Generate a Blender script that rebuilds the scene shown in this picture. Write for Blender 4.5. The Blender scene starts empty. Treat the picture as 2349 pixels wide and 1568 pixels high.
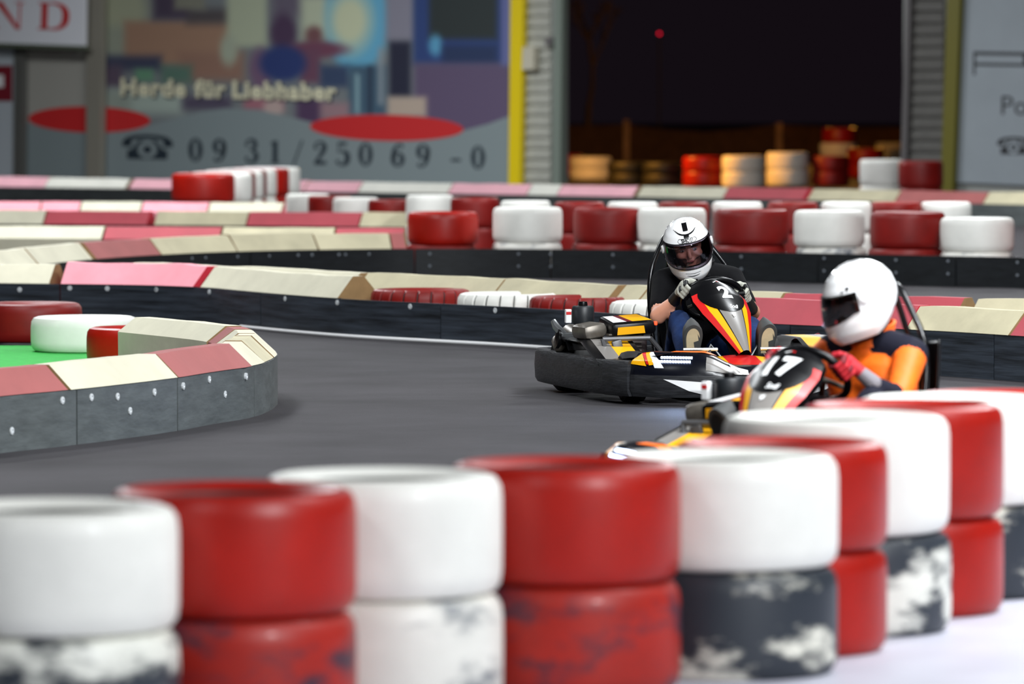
import bpy, bmesh, math, random
from mathutils import Vector, Matrix, Euler, noise
random.seed(7)
R = math.radians
SC = bpy.context.scene
COL = SC.collection

# ------------------------------------------------------------------ camera
F = 12800.0; H = 1.545; YH = 206.0; CX = 1174.5; CY = 784.0        # pixels of a 2349x1568 frame
PITCH = math.atan((CY - YH) / F); CP, SP = math.cos(PITCH), math.sin(PITCH)
cam_d = bpy.data.cameras.new('camera'); cam = bpy.data.objects.new('camera', cam_d); COL.objects.link(cam)
cam.location = (0, 0, H); cam.rotation_euler = (R(90) - PITCH, 0, 0)
cam_d.sensor_width = 36.0; cam_d.lens = F * 36.0 / 2349.0
cam_d.clip_start = 0.1; cam_d.clip_end = 400
cam_d.dof.use_dof = True; cam_d.dof.focus_distance = 27.9; cam_d.dof.aperture_fstop = 3.6
SC.camera = cam

# ------------------------------------------------------------------ world, lamps, exposure
wd = bpy.data.worlds.new('night'); SC.world = wd; wd.use_nodes = True
wd.node_tree.nodes['Background'].inputs[0].default_value = (0.006, 0.004, 0.006, 1)
wd.node_tree.nodes['Background'].inputs[1].default_value = 1.0
SC.view_settings.view_transform = 'Standard'; SC.view_settings.look = 'None'
SC.view_settings.gamma = 1.0; SC.view_settings.exposure = 0.0
SC.view_settings.use_curve_mapping = False

def lamp(x, y, z, power, sx=2.4, sy=1.2, col=(0.93, 0.97, 1.0), tilt=None):
    l = bpy.data.lights.new('hall_or_fill_lamp', 'AREA'); l.shape = 'RECTANGLE'; l.size = sx; l.size_y = sy
    l.energy = power; l.color = col
    o = bpy.data.objects.new('hall_or_fill_lamp', l); COL.objects.link(o); o.location = (x, y, z)
    if tilt:
        o.rotation_euler = (Vector(tilt) - Vector((x, y, z))).to_track_quat('-Z', 'Y').to_euler()
    return o
# rows of high-bay lamps along the hall
for y, p in ((21, 420), (29, 520), (38, 560), (48, 700), (59, 800)):
    for x in (-4.5, 4.5):
        lamp(x, y, 6.4, p * (1. if x > 0 or y > 33 else (.15 if y < 25 else .75)), 1.6, .7)
for x, y, p in ((-9, 79, 760), (-3, 76, 720), (3, 71, 330)): lamp(x, y, 6.6, p)  # the first of these is added to lighten the banner
# floodlights of the spectators' side, above and behind the camera's right; the last two are added
lamp(5.5, 6.5, 5.2, 840, 1.4, 1.0, tilt=(0.2, 15, 0.3))
lamp(-4.0, 7.0, 5.6, 120, 1.6, 1.0, tilt=(0, 16, 0.3))
lamp(5.0, 14.0, 6.0, 330, 2.0, 1.2)
lamp(2.2, 17.5, 6.2, 560, 1.4, .8, tilt=(2.2, 26, .2)); lamp(5.0, 17.5, 6.2, 650, 1.4, .8, tilt=(1.5, 27, .2))  # floods added beyond the front tyres to brighten the karts' near sides

# ------------------------------------------------------------------ pixel helpers (only used to read sizes and places off the photo)
def ray(px, py):
    a = (px - CX) / F; b = -(py - CY) / F
    return Vector((a, CP + b * SP, -SP + b * CP))
def G(px, py, z=0.0):
    r = ray(px, py); t = (z - H) / r.z
    return Vector((r.x * t, r.y * t, z))
def PXS(px, s):                    # ground point at image column px where one metre spans s pixels
    return Vector(((px - CX) / s, F / s))
def project(p):
    dz = p[2] - H; d = p[1] * CP - dz * SP; u = p[1] * SP + dz * CP
    return (CX + F * p[0] / d, CY - F * u / d)

# ------------------------------------------------------------------ materials
def lin(c):
    return tuple(((v / 255.0) / 12.92 if v / 255.0 <= .04045 else ((v / 255.0 + .055) / 1.055) ** 2.4) for v in c)
MATS = {}
def mat(name, rgb, rough=.5, metal=0., var=.0, vscale=6., bump=0., bscale=60., stretch=None, coat=0., rgb2=None, thr=None, spec=.5, world=False):
    """principled material; rgb in sRGB bytes; var = brightness mottling; rgb2 with thr = worn patches"""
    if name in MATS: return MATS[name]
    m = bpy.data.materials.new(name); m.use_nodes = True; nt = m.node_tree; b = nt.nodes['Principled BSDF']
    c = lin(rgb)
    b.inputs['Base Color'].default_value = (*c, 1); b.inputs['Roughness'].default_value = rough
    b.inputs['Metallic'].default_value = metal; b.inputs['Specular IOR Level'].default_value = spec
    if coat: b.inputs['Coat Weight'].default_value = coat; b.inputs['Coat Roughness'].default_value = .08
    if var or bump or rgb2:
        tc = nt.nodes.new('ShaderNodeTexCoord'); oi = nt.nodes.new('ShaderNodeObjectInfo')
        add = nt.nodes.new('ShaderNodeVectorMath'); add.operation = 'ADD'
        mul = nt.nodes.new('ShaderNodeVectorMath'); mul.operation = 'SCALE'; mul.inputs['Scale'].default_value = 0. if world else 37.
        cmb = nt.nodes.new('ShaderNodeCombineXYZ')
        for i in range(3): nt.links.new(oi.outputs['Random'], cmb.inputs[i])
        nt.links.new(cmb.outputs[0], mul.inputs[0])
        mp = nt.nodes.new('ShaderNodeMapping')
        if stretch: mp.inputs['Scale'].default_value = stretch
        nt.links.new(tc.outputs['Object'], add.inputs[0]); nt.links.new(mul.outputs[0], add.inputs[1]); nt.links.new(add.outputs[0], mp.inputs[0])
        col = None
        if var:
            n = nt.nodes.new('ShaderNodeTexNoise'); n.inputs['Scale'].default_value = vscale; n.inputs['Detail'].default_value = 5
            n.inputs['Roughness'].default_value = .6
            nt.links.new(mp.outputs[0], n.inputs['Vector'])
            rp = nt.nodes.new('ShaderNodeValToRGB')
            rp.color_ramp.elements[0].position = .3; rp.color_ramp.elements[1].position = .7
            rp.color_ramp.elements[0].color = (*[v * (1 - var) for v in c], 1)
            rp.color_ramp.elements[1].color = (*[min(1, v * (1 + var)) for v in c], 1)
            nt.links.new(n.outputs['Fac'], rp.inputs[0]); col = rp.outputs[0]
        if rgb2:
            n = nt.nodes.new('ShaderNodeTexNoise'); n.inputs['Scale'].default_value = 4.2; n.inputs['Detail'].default_value = 6
            n.inputs['Roughness'].default_value = .62; nt.links.new(mp.outputs[0], n.inputs['Vector'])
            rp = nt.nodes.new('ShaderNodeValToRGB'); rp.color_ramp.elements[0].position = thr[0]; rp.color_ramp.elements[1].position = thr[1]
            rp.color_ramp.elements[0].color = (0, 0, 0, 1); rp.color_ramp.elements[1].color = (1, 1, 1, 1)
            nt.links.new(n.outputs['Fac'], rp.inputs[0])
            mx = nt.nodes.new('ShaderNodeMix'); mx.data_type = 'RGBA'
            nt.links.new(rp.outputs[0], mx.inputs['Factor'])
            if col is not None: nt.links.new(col, mx.inputs[6])
            else: mx.inputs[6].default_value = (*c, 1)
            mx.inputs[7].default_value = (*lin(rgb2), 1); col = mx.outputs[2]
        if col is not None: nt.links.new(col, b.inputs['Base Color'])
        if bump:
            n = nt.nodes.new('ShaderNodeTexNoise'); n.inputs['Scale'].default_value = bscale; n.inputs['Detail'].default_value = 3
            nt.links.new(mp.outputs[0], n.inputs['Vector'])
            bp = nt.nodes.new('ShaderNodeBump'); bp.inputs['Strength'].default_value = bump; bp.inputs['Distance'].default_value = .01
            nt.links.new(n.outputs['Fac'], bp.inputs['Height']); nt.links.new(bp.outputs[0], b.inputs['Normal'])
    MATS[name] = m
    return m
def emit(name, rgb, strength):
    if name in MATS: return MATS[name]
    m = bpy.data.materials.new(name); m.use_nodes = True; b = m.node_tree.nodes['Principled BSDF']
    b.inputs['Base Color'].default_value = (*lin(rgb), 1); b.inputs['Emission Color'].default_value = (*lin(rgb), 1)
    b.inputs['Emission Strength'].default_value = strength; MATS[name] = m; return m

M_TRACK = mat('track_asphalt', (60, 58, 61), .75, var=.25, vscale=1.1, bump=.35, bscale=160, world=True, spec=.12)
M_APRON = mat('pale_floor', (186, 187, 200), .5, var=.06, vscale=2, world=True)
M_OUT = mat('yard_ground', (60, 58, 55), .8, var=.2, vscale=1, world=True)
M_WHITE = mat('white_paint', (232, 231, 224), .5, var=.06, vscale=5, coat=.05, bump=.05, bscale=40)
M_RED = mat('red_paint', (158, 20, 7), .4, spec=.38, var=.18, vscale=3.5, bump=.05, bscale=40)
M_REDDK = mat('dark_red_paint', (124, 18, 14), .48, spec=.35, var=.2, vscale=3.5)
M_WWORN = mat('worn_white_paint', (224, 224, 214), .45, var=.08, vscale=5, rgb2=(46, 52, 60), thr=(.44, .55), stretch=(1, 1, 2.2))
M_WWORN2 = mat('black_white_worn_paint', (226, 224, 210), .45, var=.08, vscale=5, rgb2=(40, 46, 54), thr=(.36, .47), stretch=(1, 1, 2.2))
M_WWORN3 = mat('lightly_worn_white_paint', (228, 226, 218), .45, var=.06, vscale=5, rgb2=(84, 92, 104), thr=(.5, .66), stretch=(1, 1, 2.2))
M_RWORN = mat('worn_red_paint', (156, 32, 22), .45, spec=.35, var=.14, vscale=4, rgb2=(62, 40, 54), thr=(.5, .62), coat=.04, stretch=(1, 1, 2))
M_CREAM = mat('cream_foam', (206, 201, 178), .75, var=.09, vscale=3, bump=.25, bscale=9)
M_CREAMD = mat('stained_cream_foam', (188, 180, 150), .78, var=.14, vscale=3, bump=.25, bscale=9)
M_PINK = mat('faded_red_foam', (172, 66, 76), .72, var=.1, vscale=3, bump=.25, bscale=9)
M_PINKL = mat('pale_pink_foam', (234, 150, 162), .72, var=.1, vscale=3, bump=.3, bscale=8)
M_PINKD = mat('dull_red_foam', (156, 84, 82), .75, var=.1, vscale=3, bump=.2, bscale=9)
M_FOAMEND = mat('bare_foam', (148, 118, 78), .85, var=.12, vscale=12)
M_FOAMRED = mat('bare_red_foam', (196, 30, 52), .8)
M_BOARD = mat('black_board', (22, 25, 28), .5, spec=.3, var=.45, vscale=7, bump=.2, bscale=18, stretch=(1, 1, 7))
M_BOARDB = mat('scuffed_board', (44, 50, 58), .5, spec=.4, var=.75, vscale=4, bump=.2, bscale=14, stretch=(.5, .5, 9))
M_BOARDG = mat('grey_board', (82, 87, 87), .5, var=.25, vscale=5, bump=.2, bscale=14, stretch=(1, 1, 4))
M_BOLT = mat('steel_washer', (200, 204, 206), .5, .1)
M_STEEL = mat('bright_steel', (190, 194, 196), .28, .9)
M_TURF = mat('green_turf', (52, 176, 72), .9, var=.15, vscale=20, bump=.5, bscale=120)
M_BLACK = mat('black_plastic', (10, 10, 12), .3, spec=.25, var=.15, vscale=9)
M_BUMP = mat('scratched_bumper_plastic', (40, 41, 44), .45, spec=.4, var=.6, vscale=9, bump=.25, bscale=22, stretch=(1, 1, 6))
M_RUBBER = mat('kart_rubber', (14, 14, 14), .6)
M_TUBE = mat('black_tube', (20, 20, 22), .22, .2)
M_YEL = mat('yellow_sticker', (246, 176, 8), .35)
M_ORG = mat('orange_sticker', (240, 110, 30), .35)
M_REDS = mat('red_sticker', (200, 26, 26), .35)
M_MAROON = mat('maroon_sticker', (104, 22, 34), .35)
M_WHS = mat('white_sticker', (240, 240, 240), .3)
M_GRYS = mat('grey_sticker', (128, 124, 120), .35)
M_NAVY = mat('navy_fairing', (9, 11, 20), .25, spec=.4)
M_METAL = mat('engine_metal', (110, 104, 96), .4, .7, var=.2, vscale=20)
M_LED = emit('led_white', (190, 210, 255), 9.0)
M_LEDB = emit('led_blue', (70, 130, 230), 1.6)
M_HELM = mat('helmet_white', (240, 240, 240), .12, coat=.6)
M_LINING = mat('helmet_lining', (14, 14, 15), .9)
M_SKIN = mat('skin', (206, 146, 120), .5, var=.06, vscale=14)
M_SHIRT = mat('black_shirt', (8, 8, 11), .9, spec=.2, var=.2, vscale=14, bump=.4, bscale=14)
M_JEANS = mat('blue_denim', (24, 46, 88), .85, spec=.2, var=.22, vscale=20, bump=.3, bscale=26)
M_ORJ = mat('orange_jacket', (255, 106, 10), .6, var=.13, vscale=7, bump=.7, bscale=11)
M_NVJ = mat('navy_jacket', (17, 18, 34), .8, spec=.25, var=.2, vscale=9, bump=.5, bscale=13)
M_GLG = mat('grey_glove', (178, 178, 166), .7, var=.1, vscale=30)
M_GLK = mat('black_glove', (14, 14, 15), .6)
M_GLR = mat('red_glove', (178, 18, 34), .6, var=.2, vscale=18)
M_EYE = mat('eye_white', (150, 138, 130), .4); M_HAIR = mat('dark_brow', (40, 28, 22), .8); M_LIP = mat('lips', (160, 86, 80), .5)
M_SOLE = mat('beige_sole', (190, 174, 140), .7, var=.1, vscale=20)
M_SHOE = mat('grey_shoe', (58, 60, 60), .7)
def visor_mat(name, rgb, tr, mirror=.0):
    m = bpy.data.materials.new(name); m.use_nodes = True; nt = m.node_tree
    for n in list(nt.nodes): nt.nodes.remove(n)
    out = nt.nodes.new('ShaderNodeOutputMaterial'); t = nt.nodes.new('ShaderNodeBsdfTransparent'); g = nt.nodes.new('ShaderNodeBsdfGlossy')
    t.inputs[0].default_value = (*tr, 1); g.inputs['Roughness'].default_value = .06; g.inputs[0].default_value = (*lin(rgb), 1)
    fr = nt.nodes.new('ShaderNodeFresnel'); fr.inputs[0].default_value = 1.5
    ad = nt.nodes.new('ShaderNodeMath'); ad.inputs[1].default_value = mirror
    nt.links.new(fr.outputs[0], ad.inputs[0])
    mx = nt.nodes.new('ShaderNodeMixShader'); nt.links.new(ad.outputs[0], mx.inputs[0])
    nt.links.new(t.outputs[0], mx.inputs[1]); nt.links.new(g.outputs[0], mx.inputs[2]); nt.links.new(mx.outputs[0], out.inputs[0]); return m
M_VIS = visor_mat('tinted_visor', (230, 230, 240), (.52, .48, .54)); M_VISD = visor_mat('dark_visor', (225, 220, 225), (.20, .18, .16), .18)

# ------------------------------------------------------------------ mesh helpers
class MB:
    def __init__(s): s.v = []; s.f = []; s.m = []
    def add(s, vs, fs, mi=0):
        o = len(s.v); s.v += [tuple(v) for v in vs]; s.f += [tuple(i + o for i in f) for f in fs]; s.m += [mi] * len(fs); return s
    def box(s, c, d, rot=None, mi=0, bev=0.0):
        x, y, z = [q / 2 for q in d]
        if bev <= 0:
            vs = [(a * x, b * y, e * z) for a in (-1, 1) for b in (-1, 1) for e in (-1, 1)]
            fs = [(0, 1, 3, 2), (4, 6, 7, 5), (0, 4, 5, 1), (2, 3, 7, 6), (0, 2, 6, 4), (1, 5, 7, 3)]
        else:
            bm = bmesh.new(); bmesh.ops.create_cube(bm, size=1)
            for v in bm.verts: v.co = Vector((v.co.x * 2 * x, v.co.y * 2 * y, v.co.z * 2 * z))
            bmesh.ops.bevel(bm, geom=bm.edges[:], offset=bev, segments=2, affect='EDGES', profile=.5)
            bm.verts.index_update(); vs = [v.co.copy() for v in bm.verts]; fs = [[v.index for v in f.verts] for f in bm.faces]; bm.free()
        Mx = Matrix.Translation(c) @ (rot.to_4x4() if rot else Matrix())
        return s.add([Mx @ Vector(v) for v in vs], fs, mi)
    def tube(s, pts, r, n=8, mi=0, closed=False, caps=True):
        pts = [Vector(p) for p in pts]; k = len(pts); rs = r if isinstance(r, (list, tuple)) else [r] * k
        vs = []; prev = None
        for i, p in enumerate(pts):
            a = pts[(i - 1) % k] if (closed or i) else p; b = pts[(i + 1) % k] if (closed or i < k - 1) else p
            t = (b - a).normalized()
            if prev is None: u = t.orthogonal().normalized()
            else:
                u = prev - t * prev.dot(t); u = u.normalized() if u.length > 1e-6 else t.orthogonal().normalized()
            prev = u; w = t.cross(u)
            for j in range(n):
                g = 2 * math.pi * j / n; vs.append(p + (u * math.cos(g) + w * math.sin(g)) * rs[i])
        fs = []
        for i in range(k if closed else k - 1):
            for j in range(n):
                a = i * n + j; b = i * n + (j + 1) % n; c = ((i + 1) % k) * n + (j + 1) % n; d = ((i + 1) % k) * n + j
                fs.append((a, b, c, d))
        if caps and not closed: fs.append(tuple(range(n))[::-1]); fs.append(tuple((k - 1) * n + j for j in range(n)))
        return s.add(vs, fs, mi)
    def lathe(s, prof, n=24, Mx=None, mi=0, closed=False):
        vs = []; k = len(prof)
        for (r, z) in prof:
            for j in range(n):
                g = 2 * math.pi * j / n; p = Vector((r * math.cos(g), r * math.sin(g), z)); vs.append(Mx @ p if Mx else p)
        fs = []
        for i in range(k if closed else k - 1):
            for j in range(n):
                fs.append((i * n + j, i * n + (j + 1) % n, ((i + 1) % k) * n + (j + 1) % n, ((i + 1) % k) * n + j))
        if not closed:
            if prof[0][0] > 1e-5: fs.append(tuple(range(n))[::-1])
            if prof[-1][0] > 1e-5: fs.append(tuple((k - 1) * n + j for j in range(n)))
        return s.add(vs, fs, mi)
    def grid(s, fn, nu, nv, mi=0):
        vs = [fn(i / nu, j / nv) for i in range(nu + 1) for j in range(nv + 1)]
        fs = [(i * (nv + 1) + j, (i + 1) * (nv + 1) + j, (i + 1) * (nv + 1) + j + 1, i * (nv + 1) + j + 1) for i in range(nu) for j in range(nv)]
        return s.add(vs, fs, mi)
    def loft(s, rings, mi=0, caps=True):
        n = len(rings[0]); vs = [p for r in rings for p in r]; fs = []
        for i in range(len(rings) - 1):
            for j in range(n): fs.append((i * n + j, i * n + (j + 1) % n, (i + 1) * n + (j + 1) % n, (i + 1) * n + j))
        if caps: fs.append(tuple(range(n))[::-1]); fs.append(tuple((len(rings) - 1) * n + j for j in range(n)))
        return s.add(vs, fs, mi)
    def ell(s, c, r, rot=None, n=14, mi=0):
        pr = [(max(1e-4, math.sin(math.pi * i / n)), -math.cos(math.pi * i / n)) for i in range(n + 1)]
        Mx = Matrix.Translation(c) @ (rot.to_4x4() if rot else Matrix()) @ Matrix.Diagonal((*r, 1))
        return s.lathe(pr, n + 4, Mx, mi, False)
    def capsule(s, a, b, ra, rb, n=12, mi=0):
        a = Vector(a); b = Vector(b); d = b - a; L = d.length
        q = d.to_track_quat('Z', 'Y').to_matrix().to_4x4(); pr = []
        for i in range(7): g = math.pi / 2 * i / 6; pr.append((max(1e-4, ra * math.sin(g)), -ra * math.cos(g)))
        for i in range(7): g = math.pi / 2 * i / 6; pr.append((max(1e-4, rb * math.cos(g)), L + rb * math.sin(g)))
        return s.lathe(pr, n, Matrix.Translation(a) @ q, mi)
    def mesh(s, name, mats, smooth=False):
        me = bpy.data.meshes.new(name); me.from_pydata(s.v, [], s.f)
        for m in (mats if isinstance(mats, (list, tuple)) else [mats]): me.materials.append(m)
        for p, mi in zip(me.polygons, s.m): p.material_index = mi; p.use_smooth = bool(smooth)
        bm = bmesh.new(); bm.from_mesh(me); bmesh.ops.recalc_face_normals(bm, faces=bm.faces); bm.to_mesh(me); bm.free()
        if smooth: me.set_sharp_from_angle(angle=R(smooth if smooth > 1 else 38))
        me.update(); return me
    def build(s, name, mats, parent=None, smooth=False, label=None):
        return put(name, s.mesh(name, mats, smooth), parent, label=label)
def put(name, me, parent=None, loc=None, label=None):
    o = bpy.data.objects.new(name, me); COL.objects.link(o)
    if parent: o.parent = parent
    if loc is not None: o.location = loc
    if label: o['label'] = label
    return o
def tag(o, label, cat, group=None):
    o['label'] = label; o['category'] = cat
    if group: o['group'] = group
    return o
def thing(name, label, cat, loc=(0, 0, 0), rz=0., group=None):
    o = bpy.data.objects.new(name, None); COL.objects.link(o); o.location = loc; o.rotation_euler = (0, 0, rz)
    o.empty_display_size = .1
    return tag(o, label, cat, group)
def structure(o): o['kind'] = 'structure'; return o

def chaikin(p, n=2, closed=False):
    p = [Vector(q) for q in p]
    for _ in range(n):
        q = [] if closed else [p[0]]
        for i in range(len(p) if closed else len(p) - 1):
            a, b = p[i], p[(i + 1) % len(p)]; q += [a * .75 + b * .25, a * .25 + b * .75]
        if not closed: q.append(p[-1])
        p = q
    return p
def split_tris(tris, step):
    out = []; st = list(tris)
    while st:
        a, b, c = st.pop(); e = [((b - a).length, 0), ((c - b).length, 1), ((a - c).length, 2)]; L, k = max(e)
        if L <= step: out.append((a, b, c)); continue
        if k == 0: m = (a + b) / 2; st += [(a, m, c), (m, b, c)]
        elif k == 1: m = (b + c) / 2; st += [(a, b, m), (a, m, c)]
        else: m = (c + a) / 2; st += [(a, b, m), (m, b, c)]
    return out
def poly_tris(pts):
    from mathutils.geometry import tessellate_polygon
    p = [Vector((a[0], a[1], 0)) for a in pts]
    return [tuple(p[i].to_2d() for i in t) for t in tessellate_polygon([p])]
def text_tris(s, size=1., bold=.0, shear=0., spacing=1.):
    c = bpy.data.curves.new('t', 'FONT'); c.body = s; c.size = size; c.offset = bold * size; c.shear = shear; c.space_character = spacing
    c.align_x = 'CENTER'; c.align_y = 'CENTER'; c.resolution_u = 4; c.fill_mode = 'FRONT'
    o = bpy.data.objects.new('t', c); COL.objects.link(o); dg = bpy.context.evaluated_depsgraph_get(); dg.update()
    me = o.evaluated_get(dg).to_mesh(); me.calc_loop_triangles()
    vs = [v.co.to_2d() for v in me.vertices]; tr = [tuple(vs[i].copy() for i in t.vertices) for t in me.loop_triangles]
    o.evaluated_get(dg).to_mesh_clear(); bpy.data.objects.remove(o); bpy.data.curves.remove(c); return tr
def decal(mb, tris, surf, off=.0015, step=.02, mi=0):
    """lay 2-D triangles (parameter space) on a surface: surf(u,v) -> point, normal"""
    cache = {}
    for t in split_tris(tris, step):
        idx = []
        for q in t:
            k = (round(q.x, 6), round(q.y, 6))
            if k not in cache:
                p, n = surf(q.x, q.y); cache[k] = len(mb.v); mb.v.append(tuple(p + n * off))
            idx.append(cache[k])
        if len(set(idx)) == 3: mb.f.append(tuple(idx)); mb.m.append(mi)
    return mb
def num_normal(fn, u, v, e=1e-3, flip=1):
    p = fn(u, v); a = fn(u + e, v) - fn(u - e, v); b = fn(u, v + e) - fn(u, v - e); n = a.cross(b)
    return p, (n.normalized() * flip if n.length > 1e-12 else Vector((0, 0, 1)))
def xf(tris, dx, dy, rot=0., sx=1., sy=1.):
    c, s = math.cos(rot), math.sin(rot)
    return [tuple(Vector((dx + (q.x * sx) * c - (q.y * sy) * s, dy + (q.x * sx) * s + (q.y * sy) * c)) for q in t) for t in tris]

# ================================================================== STRUCTURE
def plane(name, pts, m, z=0.):
    me = bpy.data.meshes.new(name); me.from_pydata([(p[0], p[1], z) for p in pts], [], [tuple(range(len(pts)))]); me.materials.append(m)
    return put(name, me)

# back wall: vertical plane, a little nearer on the right
WA = Vector(((0 - CX) / 140., F / 140.)); WB = Vector(((2349 - CX) / 165., F / 165.))
WU = (WB - WA).normalized(); WN = Vector((WU.y, -WU.x))          # WN points to the camera
def W(px, py, off=0.):
    r = ray(px, py); A = WA + WN * off
    t = (A.x * WN.x + A.y * WN.y) / (r.x * WN.x + r.y * WN.y)
    return Vector((r.x * t, r.y * t, H + r.z * t))
def Wuz(u, z, off=0.):
    p = WA + WU * u + WN * off; return Vector((p.x, p.y, z))
def slab(mb, quad, off, th, mi=0):
    """a flat board on the wall: px corners, standing off the wall by off, th thick"""
    fr = [W(a, b, off + th) for a, b in quad]; bk = [p - Vector((WN.x, WN.y, 0)) * th for p in fr]; n = len(quad)
    mb.add(fr + bk, [tuple(range(n)), tuple(range(2 * n - 1, n - 1, -1))] + [(i, (i + 1) % n, n + (i + 1) % n, n + i) for i in range(n)], mi); return mb
def wu(px): p = W(px, 206); return (p.xy - WA).dot(WU)

structure(plane('floor', [(-40, -6), (40, -6), (40, 83.5), (Wuz(wu(2700), 0).x, Wuz(wu(2700), 0).y), (Wuz(wu(-500), 0).x, Wuz(wu(-500), 0).y), (-40, 96)], M_TRACK))
M_WALL = mat('hall_wall', (150, 152, 148), .7, var=.06, vscale=2)
uL, uR = wu(1283), wu(2072)
def wallbox(name, u0, u1, z0, z1, th=.2, m=M_WALL):
    mb = MB(); P = [Wuz(u0, z0), Wuz(u1, z0), Wuz(u1, z1), Wuz(u0, z1), Wuz(u0, z0, -th), Wuz(u1, z0, -th), Wuz(u1, z1, -th), Wuz(u0, z1, -th)]
    mb.add(P, [(0, 1, 2, 3), (7, 6, 5, 4), (0, 4, 5, 1), (1, 5, 6, 2), (2, 6, 7, 3), (3, 7, 4, 0)]); return mb.build(name, m)
wl = structure(wallbox('wall_left', -9, uL, 0, 7)); wr = structure(wallbox('wall_right', uR, uR + 10, 0, 7)); structure(wallbox('wall_top', uL, uR, 4.3, 7))

# ribbed metal cladding either side of the gateway
M_RIB = mat('ribbed_cladding', (176, 176, 166), .5, .1, var=.08, vscale=4); M_RIBD = mat('ribbed_cladding_shaded', (96, 94, 90), .55, .1, var=.1, vscale=4)  # second copy of the cladding darkened for the shade on the right
def ribs(par, pxa, pxb, m):
    u0, u1 = wu(pxa), wu(pxb); hh = .165; me = None
    for k in range(26):
        z = k * hh
        mb = MB(); sec = [(0., .0), (.045, .02), (.05, .11), (.02, .15), (0., hh - .004)]
        vs = [Wuz(u, z + b, a + .005) for u in (u0, u1) for a, b in sec] + [Wuz(u, z + b, -.0) for u in (u0, u1) for b in (0., hh - .004)]
        mb.add(vs, [(i, i + 1, i + 6, i + 5) for i in range(4)] + [(0, 4, 11, 10)[::1], (5, 9, 13, 12)] + [(0, 1, 2, 3, 4), (9, 8, 7, 6, 5)])
        mb.build('rib_panel', m, par)
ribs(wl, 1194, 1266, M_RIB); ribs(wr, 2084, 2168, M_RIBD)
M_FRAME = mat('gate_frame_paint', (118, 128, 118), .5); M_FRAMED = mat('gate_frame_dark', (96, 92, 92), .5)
fr_ = structure(slab(MB(), [(1266, 520), (1284, 520), (1290, -60), (1272, -60)], .0, .12).build('trim_1', M_FRAME))
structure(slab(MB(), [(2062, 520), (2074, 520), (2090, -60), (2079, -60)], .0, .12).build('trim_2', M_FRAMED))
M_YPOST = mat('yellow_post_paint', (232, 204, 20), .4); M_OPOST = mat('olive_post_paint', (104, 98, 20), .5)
structure(slab(MB(), [(1165, 500), (1191, 500), (1201, -60), (1172, -60)], .06, .1).build('trim_3', M_YPOST))
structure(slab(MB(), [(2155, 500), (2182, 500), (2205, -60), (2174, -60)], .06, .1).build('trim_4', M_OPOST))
M_POST = mat('steel_post', (150, 146, 134), .5, .2)
structure(slab(MB(), [(197, 480), (228, 480), (233, -60), (198, -60)], .1, .12).build('trim_5', M_POST))
structure(slab(MB(), [(30, 480), (50, 480), (52, 100), (32, 100)], .1, .1).build('trim_6', mat('dark_post', (92, 92, 88), .6)))
tag(slab(MB(), [(1197, 160), (1224, 160), (1225, 108), (1199, 108)], .06, .12).build('switch_box', mat('switch_box_cream', (196, 190, 170), .5)), 'small cream switch box on ribbed wall beside the yellow post', 'switch box')
tag(slab(MB(), [(1250, 104), (1266, 104), (1266, 86), (1251, 86)], .06, .08).build('gate_latch', M_FRAMED), 'small dark latch on the ribbed wall at the gateway', 'latch')

# ------------------------------------------------------------------ advertising banner: printed picture as a colour grid
def printed(name, parent, x0, x1, y0, y1, nx, ny, colf, off):
    vs = []; cs = []; fs = []
    for j in range(ny + 1):
        for i in range(nx + 1):
            px = x0 + (x1 - x0) * i / nx; py = y0 + (y1 - y0) * j / ny
            vs.append(W(px, py, off)); cs.append(lin(colf(px, py)))
    for j in range(ny):
        for i in range(nx): a = j * (nx + 1) + i; fs.append((a, a + 1, a + nx + 2, a + nx + 1))
    me = bpy.data.meshes.new(name); me.from_pydata(vs, [], fs)
    ca = me.color_attributes.new('print', 'FLOAT_COLOR', 'POINT')
    for i, c in enumerate(cs): ca.data[i].color = (*c, 1)
    m = bpy.data.materials.new(name + '_print'); m.use_nodes = True; nt = m.node_tree; at = nt.nodes.new('ShaderNodeAttribute'); at.attribute_name = 'print'
    nt.links.new(at.outputs['Color'], nt.nodes['Principled BSDF'].inputs['Base Color']); nt.nodes['Principled BSDF'].inputs['Roughness'].default_value = .6
    me.materials.append(m); return put(name, me, parent)
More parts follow.
